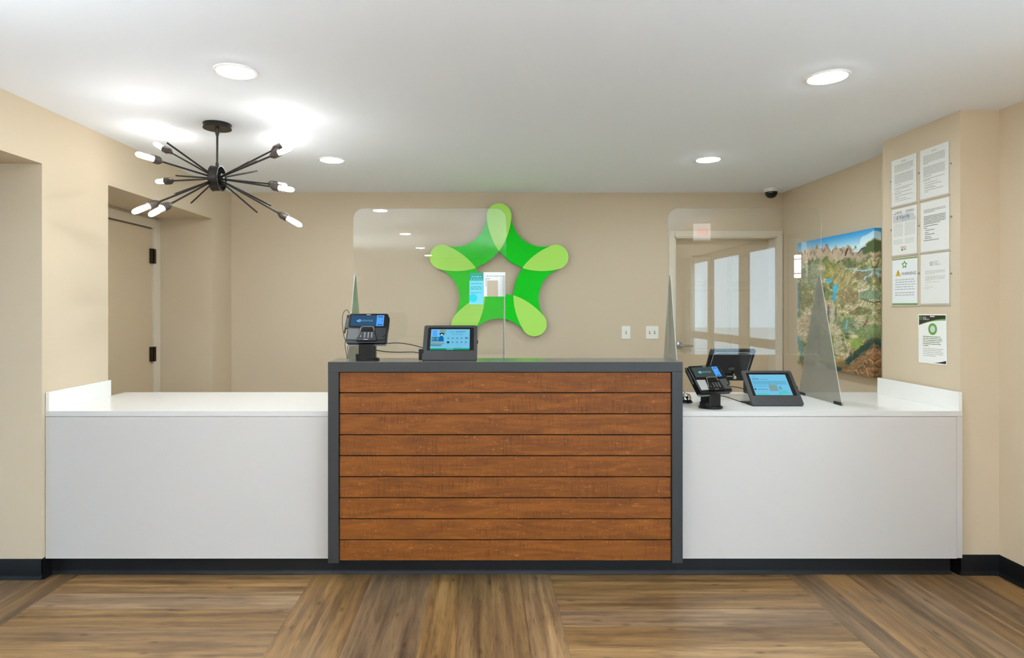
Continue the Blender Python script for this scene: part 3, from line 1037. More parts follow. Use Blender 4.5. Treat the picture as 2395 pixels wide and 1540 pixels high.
        for k in range(3):
            m.quad(X(.70), X(.76), Yv(.62 + .05 * k), Yv(.60 + .05 * k), z + .0004)
        m.build('small_mark', M['s_ink'], scr)
        R(.0, .36, .92, 1).build('footer_tile', M['s_teal'], scr)
        m = MB()
        m.poly([(X(.6), Yv(1)), (X(.95), Yv(.9)), (X(.82), Yv(.74)), (X(.66), Yv(.84))], z + .0003)
        m.build('teal_shape', M['s_teal'], scr)
    MB().box(w / 2 - 0.001, w / 2 + 0.004, L * .48, L * .56, -0.008, -0.003).build('side_button', M['black'], face)
    return t
tab1 = tablet((-0.172, 3.093, ZD), 0.0, 'tablet in charcoal stand on the raised wood desk, showing a person in a hat', 'guest')
tab2 = tablet((1.607, 3.300, ZC), 0.0, 'tablet in charcoal stand on the white counter, pale blue page under the heading', 'form')
MB().box(-0.160, -0.136, 0.03, 0.07, 0.004, 0.06).build('port_cover', M['black'], tab1, bevel=0.002)

# cables from each terminal to its tablet
def cable(label, pts):
    o0 = Vector(pts[0])
    o = MB().tube([Vector(p) - o0 for p in pts], 0.0024, 8).build('cable', M['cable'], smooth=True)
    o.location = o0
    tag(o, label, 'cable')
zd = ZD
cable('upper black cable arching between terminal and tablet on the raised desk', [(-0.552, 3.18, zd + .075), (-0.50, 3.19, zd + .086), (-0.45, 3.19, zd + .089), (-0.38, 3.18, zd + .081), (-0.315, 3.16, zd + .066)])
cable('lower black cable sagging between terminal and tablet on the raised desk', [(-0.560, 3.18, zd + .052), (-0.52, 3.19, zd + .044), (-0.45, 3.19, zd + .040), (-0.37, 3.18, zd + .042), (-0.318, 3.155, zd + .036)])
cable('upper black cable behind the right terminal, arching to the tablet', [(1.315, 3.33, ZC + .095), (1.36, 3.36, ZC + .100), (1.42, 3.38, ZC + .094), (1.48, 3.385, ZC + .075), (1.52, 3.38, ZC + .055)])
cable('lower black cable lying on the white counter between terminal and tablet', [(1.262, 3.30, ZC + .060), (1.32, 3.33, ZC + .052), (1.38, 3.35, ZC + .032), (1.44, 3.36, ZC + .012), (1.475, 3.365, ZC + .006)])

# clerk's screen seen from behind
def clerk_screen():
    t = thing('clerk_screen', 'black touch screen seen from behind on the white counter near the door', 'monitor', (1.507, 3.80, ZC))
    tl = math.radians(34)
    L = 0.245
    w = 0.275
    head = MB().prism(rrect(-w / 2, w / 2, 0, L, 0.014), 'z', 0, 0.012).build('housing', M['black'], t, bevel=0.002)
    head.location = (0, 0.0, 0.088)
    head.rotation_euler = (PI / 2 + tl, 0, 0)
    def B(mb, n, m, **k): return mb.build(n, m, head, **k)
    # the back faces the viewer
    B(MB().prism(rrect(-w / 2 + .022, w / 2 - .022, 0.01, L - .022, 0.014), 'z', 0.012, 0.022), 'back_cover', M['glossblack'], bevel=0.003)
    B(MB().tube([(-w / 2 + .020, 0.05, .018), (-w / 2 + .022, L - .06, .018), (-w / 2 + .034, L - .022, .018), (0, L - .020, .018), (w / 2 - .034, L - .022, .018), (w / 2 - .022, L - .06, .018), (w / 2 - .020, .05, .018)], 0.0018, 6), 'trim_line', M['silver'], smooth=True)
    B(MB().lathe([(.0, 0), (.020, 0), (.020, .001), (0, .001)], (0.015, 0.105, 0.022), (0, 0, 1), 24, sy=.55), 'badge', M['platedark'])
    B(MB().lathe([(0, 0), (.012, 0), (.012, .022), (.008, .03), (0, .03)], (0.040, 0.055, 0.022), (0, 0, 1), 20), 'lock', M['chrome'], smooth=True)
    B(MB().box(-0.005, 0.036, 0.052, 0.058, .03, .036), 'lock_key', M['nickel'])
    for s in (-1, 1):
        MB().box(s * 0.150 - 0.010, s * 0.150 + 0.010, -0.030, 0.045, 0, 0.10).build('leg', M['black'], t, bevel=0.002)
    MB().box(-0.150, 0.150, -0.004, 0.010, 0.082, 0.100).build('cross_bar', M['black'], t)
    return t
clerk_screen()

# call bell, half hidden by the desk
bell = thing('call_bell', 'small chrome call bell on a black base beside the raised desk', 'bell', (1.148, 3.455, ZC))
MB().lathe([(0, 0), (0.042, 0), (0.042, 0.004), (0.034, 0.016), (0.026, 0.018), (0, 0.018)], n=32).build('base', M['black'], bell, smooth=True)
MB().lathe([(0.036, 0.019), (0.0355, 0.026), (0.032, 0.036), (0.025, 0.045), (0.014, 0.051), (0, 0.053)], n=32).build('dome', M['chrome'], bell, smooth=True)
MB().lathe([(0, 0.052), (0.005, 0.052), (0.005, 0.060), (0.007, 0.061), (0.006, 0.065), (0, 0.066)], n=16).build('button', M['chrome'], bell, smooth=True)

# ------------------------------------------------------------------ notices on the pier
FACE = Matrix(((0, 0, -1), (-1, 0, 0), (0, 1, 0))).to_euler()     # local x to the viewer, y up, z out of the face
def notice(name, label, cat, yl_, z0, w=0.213, h=0.280, holder=True, mat='paper', lean=0.0):
    t = thing(name, label, cat, (PX, yl_, z0), FACE)
    pg = MB().box(0, w, 0, h, 0.0015, 0.0022).build('page', M[mat], t)
    if lean:
        pg.rotation_euler = (0, 0, lean)
    if holder:
        MB().box(-0.006, w + 0.010, -0.008, h + 0.002, 0.0026, 0.0036).build('holder_front', M['sleeve'], t)
        lip = MB()
        lip.box(-0.006, w + 0.010, -0.012, -0.008, 0, 0.0045)
        lip.build('holder_lip', M['aedge'], t)
    return t, pg, w, h
ZP = 0.0025
YA, YBn = 3.720, 3.477
def star_outline(cx, cy, r, k=0.5, a0=90):
    return [(cx + (r if i % 2 == 0 else r * k) * math.cos(math.radians(a0 + 36 * i)), cy + (r if i % 2 == 0 else r * k) * math.sin(math.radians(a0 + 36 * i))) for i in range(10)]
def star_mark(pg, cx, cy, r, mat, name='star_mark'):
    MB().ring(star_outline(cx, cy, r, .55), star_outline(cx, cy, r * .48, .6), 'z', ZP, ZP + .0002).build(name, mat, pg)

def letter(label, yl_, z0, rows, seed, hd=None, ink='ink'):
    t, pg, w, h = notice('notice', label, 'notice', yl_, z0)
    if hd:
        text('heading', hd, 0.011, w / 2, h * .91, ZP, M['ink'], pg)
    m = MB()
    for i, (v, u0, u1, th) in enumerate(rows):
        words(m, w * u0, w * u1, h * (1 - v), th, seed + i, ZP, (.006, .02), .0022)
    m.build('printed_text', M[ink], pg)
    return t, pg
rows1 = [(.135 + .026 * i, .13, .88, .0020) for i in range(5)] + [(.27, .13, .80, .0020)] + [(.335 + .026 * i, .13, .88, .0020) for i in range(8)] + [(.56, .13, .4, .0020), (.62, .13, .86, .0020), (.65, .13, .7, .0020), (.69, .15, .36, .0020), (.725, .13, .82, .0020), (.755, .13, .4, .0020), (.80, .15, .86, .0020), (.83, .15, .3, .0020), (.865, .15, .6, .0020), (.905, .15, .8, .0020)]
letter('notice sheet with dense text in a clear sleeve, top left of the pier', YA, 2.018, rows1, 100, 'NOTICE')
rows2 = [(.145 + .026 * i, .12, .88, .0020) for i in range(6)] + [(.30, .12, .3, .0020)] + [(.37 + .026 * i, .12, .88, .0020) for i in range(7)] + [(.56, .12, .4, .0020), (.61, .12, .86, .0020), (.64, .12, .38, .0020), (.69, .16, .62, .0020), (.735, .16, .76, .0020), (.775, .16, .5, .0020), (.80, .16, .58, .0020), (.84, .16, .82, .0020), (.87, .16, .3, .0020)]
letter('notice sheet with dense text, highest on the pier, nearest its front edge', YBn, 2.019, rows2, 140, 'NOTICE')
rows4 = [(.16, .12, .88, .0022), (.185, .12, .88, .0022), (.21, .12, .5, .0022)] + [(.29 + .03 * i, .12, .88, .0032) for i in range(5)] + [(.44, .12, .70, .0032), (.485, .12, .62, .0032), (.525, .12, .24, .0032), (.57, .18, .5, .0032), (.615, .16, .3, .0032), (.655, .16, .5, .0032), (.70, .16, .36, .0032), (.735, .16, .42, .0032), (.775, .12, .66, .0032)]
letter('notice sheet with bold dark paragraph, right of the E-Verify poster', YBn - 0.004, 1.718, rows4, 180, ink='inkbold')

# E-Verify poster
t, pg, w, h = notice('employment_poster', 'poster with blue and red E-Verify heading on a grey banner', 'poster', YA - 0.004, 1.718)
m = MB()
words(m, w * .14, w * .40, h * .925, .004, 1, ZP)
words(m, w * .06, w * .44, h * .895, .004, 2, ZP)
words(m, w * .58, w * .88, h * .925, .004, 3, ZP)
words(m, w * .56, w * .92, h * .895, .004, 4, ZP)
m.build('top_text', M['ink'], pg)
MB().poly([(w * .05, h * .70), (w * .97, h * .70), (w * .97, h * .735), (w * .84, h * .865), (w * .05, h * .865)], ZP).build('banner', M['inkpale'], pg)
text('heading_red', 'E', 0.030, w * .20, h * .765, ZP + .0003, M['inkred'], pg, 'LEFT')
text('heading_blue', 'Verify', 0.034, w * .30, h * .765, ZP + .0003, M['inkblue'], pg, 'LEFT', 1.15)
m = MB()
m.quad(w * .42, w * .47, h * .725, h * .75, ZP + .0003)
words(m, w * .52, w * .62, h * .735, .004, 5, ZP + .0003)
for i in range(14):
    words(m, w * .07, w * .45, h * (.67 - .02 * i), .0016, 10 + i, ZP)
    words(m, w * .53, w * .93, h * (.67 - .02 * i), .0016, 40 + i, ZP)
for i in range(5):
    words(m, w * .07, w * .45, h * (.33 - .022 * i), .0016, 60 + i, ZP)
    words(m, w * .53, w * .9, h * (.33 - .022 * i), .0016, 80 + i, ZP)
m.build('printed_text', M['inkgrey'], pg)
m = MB()
words(m, w * .36, w * .6, h * .17, .003, 9, ZP)
words(m, w * .36, w * .58, h * .145, .003, 11, ZP)
m.build('red_text', M['inkred'], pg)
m = MB()
m.quad(w * .39, w * .46, h * .085, h * .125, ZP)
m.quad(w * .50, w * .58, h * .10, h * .12, ZP)
m.build('seals', M['inkolive'], pg)

# WARNING sign
t, pg, w, h = notice('warning_sign', 'white WARNING sign with yellow triangle and green bars top and bottom', 'sign', YA - 0.006, 1.420, 0.215, 0.276, mat='paperw')
m = MB()
m.quad(0, w, h - .006, h, ZP)
m.quad(0, w, 0, .008, ZP)
m.build('green_bar', M['inkgreen'], pg)
star_mark(pg, w * .50, h * .86, .026, M['inkgreen'])
MB().poly([(w * .13, h * .62), (w * .36, h * .62), (w * .245, h * .77)], ZP).build('warning_triangle', M['inkyellow'], pg)
m = MB()
m.quad(w * .236, w * .256, h * .665, h * .73, ZP + .0003)
m.quad(w * .236, w * .256, h * .635, h * .652, ZP + .0003)
m.build('exclamation_mark', M['inkdark'], pg)
text('heading', 'WARNING', 0.026, w * .38, h * .635, ZP, M['inkdark'], pg, 'LEFT', 0.98)
m = MB()
for i in range(5):
    words(m, w * (.12 + .02 * (i % 2)), w * (.88 + .03 * (i % 3)), h * (.54 - .052 * i), .004, 300 + i, ZP, (.01, .03), .005)
for i in range(2):
    words(m, w * .12, w * .88, h * (.255 - .05 * i), .004, 310 + i, ZP, (.01, .03), .005)
m.build('printed_text', M['inkgrey'], pg)

# letter with the grey star logo
t, pg, w, h = notice('letter_sheet', 'pale letter with grey star logo in a clear sleeve, right of the WARNING sign', 'letter', YBn - 0.004, 1.424)
star_mark(pg, w * .39, h * .80, .016, M['inkgrey'])
text('logo_small', 'EXTENDED', 0.008, w * .47, h * .83, ZP, M['inkgrey'], pg, 'LEFT')
text('logo_text', 'STAY', 0.013, w * .47, h * .795, ZP, M['inkgrey'], pg, 'LEFT')
text('logo_text', 'AMERICA', 0.013, w * .47, h * .76, ZP, M['inkgrey'], pg, 'LEFT')
m = MB()
for i, (v, u1) in enumerate([(.34, .86), (.36, .86), (.38, .84), (.40, .5), (.45, .86), (.47, .86), (.49, .86), (.51, .86), (.53, .4), (.565, .7), (.62, .26), (.665, .46), (.695, .3)]):
    words(m, w * .17, w * u1, h * (1 - v), .0018, 400 + i, ZP)
m.build('printed_text', M['inkgrey'], pg)

# page with the dark header, taped up lower down
t, pg, w, h = notice('information_sheet', 'information sheet with curved black and green header, lowest on the pier', 'notice', YBn + 0.012, 1.088, 0.213, 0.276, holder=False, lean=0.012)
def arc(x0, x1, f, n=14):
    return [(x0 + (x1 - x0) * i / n, f(i / n)) for i in range(n + 1)]
e = 0.006
top = h - e
cv = lambda s: h * .775 + h * .135 * math.sin(s * PI / 2 * 0.98) ** 0.9
MB().poly([(w - e, top), (e, top)] + arc(e, w - e, cv), ZP).build('dark_header', M['inkdark'], pg)
cv2 = lambda s: cv(s) - h * .035 * s
MB().poly(arc(e, w - e, cv)[::-1] + arc(e, w - e, cv2)[1:], ZP).build('green_stripe', M['inkgreen'], pg)
MB().poly([(w - e, e), (w - e, h * .085)] + arc(w - e, w * .45, lambda s: h * .085 * (1 - s) ** 1.6 + e * s)[1:], ZP).build('dark_corner', M['inkdark'], pg)
star_mark(pg, w * .085, h * .925, .014, M['inkgreen'])
text('logo_text', 'STAY', 0.012, w * .17, h * .92, ZP + .0003, M['paper'], pg, 'LEFT')
text('logo_text', 'AMERICA', 0.012, w * .17, h * .885, ZP + .0003, M['paper'], pg, 'LEFT')
m = MB()
words(m, w * .44, w * .60, h * .955, .007, 77, ZP + .0003, (.006, .012), .003)
m.build('header_text', M['paper'], pg)
circ = lambda r: [(w * .52 + r * math.cos(2 * PI * i / 28), h * .70 + r * math.sin(2 * PI * i / 28)) for i in range(28)]
MB().ring(circ(.033), circ(.019), 'z', ZP, ZP + .0002).build('green_ring', M['inkgreen'], pg)
MB().poly(circ(.019), ZP).build('ring_centre', M['inkpale'], pg)
m = MB()
for i in range(6):
    words(m, w * .17, w * ((.78, .84, .86, .78, .80, .38)[i]), h * (.545 - .037 * i), .0036, 500 + i, ZP, (.008, .026), .003)
m.build('bold_text', M['inkolive'], pg)
m = MB()
for i in range(5):
    words(m, w * .17, w * ((.88, .82, .88, .88, .62)[i]), h * (.30 - .036 * i), .003, 520 + i, ZP, (.008, .026), .003)
m.build('printed_text', M['inkgrey'], pg)

# pins that hold the sleeves
for label, y, z in (
        ('small dark pin left of the top left notice', YA + 0.006, 2.175),
        ('small dark pin between the two top notices', 3.489, 2.175),
        ('small dark pin right of the highest notice', 3.250, 2.175),
        ('small dark pin left of the E-Verify poster', YA + 0.004, 1.877),
        ('small dark pin right of the E-Verify poster', 3.487, 1.872),
        ('small dark pin right of the bold-text notice', 3.246, 1.890),
        ('small dark pin right of the WARNING sign', 3.487, 1.600),
        ('small dark pin right of the pale letter', 3.246, 1.585)):
    o = MB().lathe([(0, 0), (0.0045, 0), (0.0055, 0.003), (0.004, 0.0065), (0, 0.007)], n=12).build('wall_pin', M['nickel'], smooth=True)
    o.location = (PX, y, z)
    o.rotation_euler = (0, -PI / 2, 0)
    tag(o, label, 'pin')

# ------------------------------------------------------------------ painting on the right wall
def painting():
    Y0, Y1, z0, z1 = 4.131, 5.138, 0.925, 1.945
    t = thing('canvas_painting', 'colourful landscape painting of green hills and mountains on wrapped canvas', 'painting', (XR, Y1, z0), FACE)
    w, h, d = Y1 - Y0, z1 - z0, 0.05
    n = 300
    rs = np.random.RandomState(11)
    def vnoise(U, V, fx, fy, seed):
        r = np.random.RandomState(seed)
        g = r.rand(fy + 3, fx + 3)
        x, y = np.clip(U, 0, .9999) * fx, np.clip(V, 0, .9999) * fy
        i, j = x.astype(int), y.astype(int)
        a, b = x - i, y - j
        a, b = a * a * (3 - 2 * a), b * b * (3 - 2 * b)
        return (g[j, i] * (1 - a) + g[j, i + 1] * a) * (1 - b) + (g[j + 1, i] * (1 - a) + g[j + 1, i + 1] * a) * b
    def paint(U, V):
        """U to the right, V downwards, both 0..1; returns sRGB"""
        n1 = vnoise(U, V, 9, 12, 1); n2 = vnoise(U, V, 22, 34, 2); n3 = vnoise(U, V, 60, 90, 3); n4 = vnoise(U, V, 5, 6, 4); n5 = vnoise(U, V, 14, 60, 6)
        mixv = np.clip(.35 * n1 + .3 * n2 + .2 * n3 + .25 * n5, 0, 1)[..., None]
        cols = np.array([(66, 84, 56), (112, 128, 80), (166, 166, 118), (200, 190, 158), (222, 212, 190)], float)
        x = np.clip((mixv[..., 0] - .28) / .5, 0, .999) * 4
        k = x.astype(int); f = (x - k)[..., None]
        col = cols[k] * (1 - f) + cols[np.minimum(k + 1, 4)] * f
        def blend(mask, c, a=1.0):
            nonlocal col
            m_ = np.clip(mask, 0, 1)[..., None] * a
            col = col * (1 - m_) + np.array(c, float) * m_
        def ell(cx, cy, rx, ry, ang=0.0, soft=.25):
            ca, sa = math.cos(ang), math.sin(ang)
            dx, dy = U - cx, V - cy
            e_ = np.sqrt(((dx * ca + dy * sa) / rx) ** 2 + ((-dx * sa + dy * ca) / ry) ** 2) + (n2 - .5) * .5
            return np.clip((1 - e_) / soft, 0, 1)
        def line(pts, wd):
            best = np.full(U.shape, 9.0)
            for (ax, ay), (bx, by) in zip(pts[:-1], pts[1:]):
                tt = np.clip(((U - ax) * (bx - ax) + (V - ay) * (by - ay)) / ((bx - ax) ** 2 + (by - ay) ** 2), 0, 1)
                best = np.minimum(best, np.hypot(U - ax - tt * (bx - ax), V - ay - tt * (by - ay)))
            return np.clip((wd - best) / (wd * .5), 0, 1)
        # broad fields
        blend(ell(.20, .28, .22, .10), (120, 140, 118), .7)
        blend(ell(.48, .24, .10, .13), (118, 126, 62), .8)
        blend(ell(.48, .27, .07, .06), (170, 168, 86), .8)
        blend(ell(.78, .20, .30, .06, -.15), (84, 100, 62), .85)
        blend(ell(.90, .30, .16, .05), (120, 104, 84), .8)
        blend(ell(.66, .32, .16, .10, .4), (176, 160, 112), .8)
        blend(ell(.93, .45, .12, .04), (112, 146, 122), .9)
        blend(ell(.72, .46, .14, .07), (128, 108, 72), .7)
        blend(ell(.36, .42, .05, .06), (66, 96, 66), .9)
        blend(ell(.13, .47, .12, .10), (112, 112, 72), .7)
        blend(ell(.12, .68, .16, .08), (206, 182, 160), .75)
        blend(ell(.50, .72, .12, .08), (202, 192, 160), .6)
        blend(ell(.72, .66, .14, .06), (88, 128, 96), .7)
        blend(ell(.85, .56, .14, .03), (96, 96, 60), .8)
        blend(ell(.92, .70, .14, .07), (104, 134, 84), .8)
        blend(ell(.84, .63, .09, .04, -.2), (190, 180, 160), .7)
        blend(ell(.80, .785, .10, .05, -.1), (126, 164, 62), .9)
        blend(ell(.46, .80, .10, .08), (108, 136, 50), .8)
        blend(ell(.58, .80, .06, .08), (194, 184, 160), .8)
        # cluster of towers
        tw = ell(.48, .58, .13, .09, 0, .5)
        stripe = vnoise(U, V * .15, 130, 2, 15)
        blend(tw * (stripe > .55), (214, 200, 176), .9)
        blend(tw * (stripe < .32), (78, 70, 66), .9)
        blend(tw * ((stripe > .45) & (stripe < .5)), (110, 160, 180), .8)
        # sky and mountains
        ridge = .092 + .03 * (vnoise(U, V * 0, 14, 2, 21) - .5) + .05 * (vnoise(U, V * 0, 34, 2, 22) - .5) - .02 * np.sin(U * 5)
        skyc = np.stack([40 + 160 * V / .11, 140 + 85 * V / .11, 205 + 25 * V / .11], -1)
        blend(((V < ridge + .09) & (V > ridge)) * 1.0, (190, 168, 150), .8)
        blend(((V < ridge + .05) & (V > ridge) & (vnoise(U, V, 70, 60, 23) > .5)) * 1.0, (130, 108, 100), .8)
        sk = (V < ridge)[..., None] * 1.0
        col = col * (1 - sk) + skyc * sk
        blend((V < ridge) * (n1 > .6) * 1.0, (226, 236, 240), .6)
        blend(ell(.97, .12, .13, .045, -.3), (74, 92, 56), 1)
        blend(ell(.84, .125, .09, .018, -.2), (190, 216, 226), .9)
        # water
        blend(ell(.46, .33, .05, .022), (84, 180, 212))
        blend(ell(.545, .395, .035, .055, .2), (84, 180, 212))
        blend(ell(.53, .465, .022, .04, -.4), (70, 160, 200))
        blend(line([(.66, .245), (.74, .26), (.80, .27), (.88, .28), (.98, .275), (.985, .31), (.90, .325), (.91, .36)], .0055), (150, 205, 222))
        blend(line([(.02, .34), (.03, .60)], .018), (70, 126, 160), .8)
        blend(line([(.02, .78), (.05, .86), (.08, .93)], .022), (70, 140, 178), .9)
        blend(line([(.70, .62), (.68, .70)], .012), (120, 176, 196))
        # roads
        blend(line([(.82, .37), (.84, .44), (.83, .52), (.70, .57), (.60, .56)], .006), (220, 210, 184), .9)
        blend(line([(.54, .64), (.66, .74), (.72, .86), (.68, .91), (.58, .90)], .006), (214, 206, 180), .9)
        blend(line([(.84, .47), (1.0, .50)], .005), (50, 70, 50), .9)
        blend(line([(.10, .44), (.08, .54), (.16, .58)], .005), (70, 76, 50), .9)
        # cliffs and dark river in the lower right
        blend(np.clip((U * .55 + V - 1.26 + (n2 - .5) * .08) / .03, 0, 1), (134, 92, 58))
        blend(np.clip((U * .55 + V - 1.26 + (n2 - .5) * .08) / .03, 0, 1) * (n5 > .55), (84, 58, 38), .8)
        blend(np.clip((U * .55 + V - 1.26) / .03, 0, 1) * (n3 > .66), (196, 150, 104), .7)
        blend(line([(.44, .97), (.58, .985), (.70, .92), (.84, .84), (.98, .76)], .032), (24, 62, 58), .95)
        blend(ell(.60, .945, .09, .03), (150, 110, 62), .8)
        blend(ell(.50, .93, .08, .02), (170, 160, 70), .8)
        blend(ell(.10, .975, .08, .03), (108, 86, 66), .9)
        # birds
        blend(line([(.675, .155), (.70, .115)], .010), (58, 44, 34))
        blend(line([(.83, .155), (.86, .13), (.90, .12)], .006), (52, 44, 36))
        blend(line([(.885, .66), (.93, .62)], .010), (110, 58, 38))
        blend(ell(.62, .895, .025, .012), (222, 122, 78))
        return np.clip(col, 0, 255)
    # front grid with the picture carried round the sides
    ks = 8
    ext = np.linspace(0, .05, ks + 1)[1:]
    gu = np.concatenate([-ext[::-1], np.linspace(0, 1, n), 1 + ext])
    gv = gu.copy()
    Ug, Vg = np.meshgrid(gu, gv)
    fold = lambda q: np.where(q < 0, -q, np.where(q > 1, 2 - q, q))
    gq = np.linspace(0, 1, n)
    PU, PV = np.meshgrid(gq, gq)
    img = paint(PU, PV)
    flow = vnoise(PU, PV, 7, 9, 31) * 2.6 - 1.3
    pr = np.random.RandomState(5)
    tint = [(46, 60, 36), (92, 116, 58), (226, 216, 186), (176, 158, 116), (150, 160, 84), (84, 66, 46), (120, 150, 130), (204, 186, 150), (188, 120, 84)]
    for k_ in range(5200):
        u_, v_ = pr.rand(), .17 + .83 * pr.rand()
        i_, j_ = int(u_ * (n - 1)), int(v_ * (n - 1))
        ang = flow[j_, i_] + pr.normal(0, .35) + (1.4 if (.40 < u_ < .58 and .50 < v_ < .66) else 0)
        ln, wd = pr.uniform(.006, .030), pr.uniform(.0012, .0034)
        rr = int((ln + wd) * n) + 2
        sl_i, sl_j = slice(max(i_ - rr, 0), i_ + rr + 1), slice(max(j_ - rr, 0), j_ + rr + 1)
        du, dv = PU[sl_j, sl_i] - u_, PV[sl_j, sl_i] - v_
        bend = pr.normal(0, 14)
        al = du * math.cos(ang) + dv * math.sin(ang)
        ac = -du * math.sin(ang) + dv * math.cos(ang) + bend * al * al
        msk = np.clip((wd - np.abs(ac)) / (wd * .5), 0, 1) * (np.abs(al) < ln)
        basec = img[j_, i_]
        tc_ = np.array(tint[pr.randint(len(tint))], float)
        cc = basec * pr.uniform(.55, 1.3) * .6 + tc_ * .4
        if basec[2] > basec[0] + 20:
            cc = basec * pr.uniform(.9, 1.1)
        mm_ = (msk * .85)[..., None]
        img[sl_j, sl_i] = np.clip(img[sl_j, sl_i] * (1 - mm_) + cc * mm_, 0, 255)
    iu = np.clip((fold(Ug) * (n - 1)).round().astype(int), 0, n - 1)
    iv = np.clip((fold(Vg) * (n - 1)).round().astype(int), 0, n - 1)
    colr = np.clip(img[iv, iu] * 1.1 / 255.0, 0, 1)
    lincol = np.where(colr <= .04045, colr / 12.92, ((colr + .055) / 1.055) ** 2.4)
    xs = np.clip(Ug, 0, 1) * w
    ys = (1 - np.clip(Vg, 0, 1)) * h
    over = np.maximum(np.maximum(-Ug, Ug - 1), np.maximum(-Vg, Vg - 1))
    zs = d - np.clip(over, 0, .05) / .05 * (d - .002)
    co = np.stack([xs, ys, zs], -1).reshape(-1, 3)
    NN = n + 2 * ks
    idx = np.arange(NN * NN).reshape(NN, NN)
    faces = np.stack([idx[1:, :-1], idx[1:, 1:], idx[:-1, 1:], idx[:-1, :-1]], -1).reshape(-1, 4)
    me = bpy.data.meshes.new('canvas')
    me.from_pydata(co.tolist(), [], faces.tolist())
    ca = me.color_attributes.new('paint', 'FLOAT_COLOR', 'POINT')
    rgba = np.concatenate([lincol.reshape(-1, 3), np.ones((NN * NN, 1))], 1).astype(np.float32)
    ca.data.foreach_set('color', rgba.ravel())
    m, nt, p = newmat('painted_canvas')
    at_ = N(nt, 'ShaderNodeVertexColor')
    at_.layer_name = 'paint'
    nt.links.new(at_.outputs[0], p.inputs['Base Color'])
    p.inputs['Roughness'].default_value = 0.5
    me.materials.append(m)
    o = bpy.data.objects.new('canvas', me)
    C.objects.link(o)
    o.parent = t
    MB().ring([(.01, .01), (w - .01, .01), (w - .01, h - .01), (.01, h - .01)], [(.05, .05), (w - .05, .05), (w - .05, h - .05), (.05, h - .05)], 'z', 0.0, 0.03).build('stretcher_frame', M['storefront'], t)
painting()

# ------------------------------------------------------------------ switches, camera, lamps
def switch(x, gangs, label):
    w = 0.036 * gangs + 0.042
    t = thing('light_switch', label, 'switch', (x, YB, 1.175))
    MB().box(-w / 2, w / 2, -0.006, 0, -0.058, 0.058).build('cover_plate', M['switch'], t, bevel=0.002)
    for g in range(gangs):
        cx = (g - (gangs - 1) / 2) * 0.046
        MB().box(cx - 0.006, cx + 0.006, -0.0065, -0.004, -0.013, 0.013).build('slot', M['slot'], t)
        tg = MB()
        tg.prism([(-0.004, -0.009), (-0.004, 0.008), (-0.018, 0.010), (-0.017, 0.002)], 'x', cx - 0.004, cx + 0.004)
        tg.build('toggle', M['switch'], t)
switch(1.292, 1, 'single toggle light switch on the back wall, left of the double one')
switch(1.528, 2, 'double toggle light switch on the back wall next to the door')

t = thing('security_camera', 'black dome security camera on the ceiling in the back corner', 'camera', (2.52, 5.31, H))
MB().lathe([(0, 0), (0.062, 0), (0.062, -0.022), (0.056, -0.030), (0, -0.030)], n=32).build('housing', M['camwhite'], t, smooth=True)
MB().lathe([(0.051, -0.030), (0.051, -0.040), (0.046, -0.056), (0.034, -0.072), (0.018, -0.081), (0, -0.083)], n=32).build('dome', M['glossblack'], t, smooth=True)

def downlight(x, y, label):
    t = thing('downlight', label, 'ceiling light', (x, y, H), group='recessed ceiling downlights')
    MB().lathe([(0.077, 0.0), (0.093, 0.0), (0.091, -0.005), (0.080, -0.006), (0.077, -0.003)], n=40).build('trim_ring', M['lamptrim'], t, smooth=True)
    MB().lathe([(0.0765, -0.002), (0.0745, -0.006), (0.066, -0.009), (0.0, -0.0105)], n=12).build('lens', M['lens'], t, smooth=True)
downlight(-1.085, 2.662, 'round recessed ceiling light nearest the chandelier, on the viewer side')
downlight(1.546, 2.727, 'round recessed ceiling light at the upper right, nearest the viewer')
downlight(-1.063, 4.264, 'round recessed ceiling light right of the chandelier, nearer the back wall')
downlight(1.575, 4.250, 'round recessed ceiling light before the dome camera, nearer the back wall')
for y, row in ((0.62, 'first'), (-1.47, 'second'), (-3.5, 'third'), (-5.05, 'fourth')):
    for x, side in ((-1.1, 'left'), (1.56, 'right')):
        downlight(x, y, 'round recessed ceiling light behind the viewer, %s one of the %s row' % (side, row))

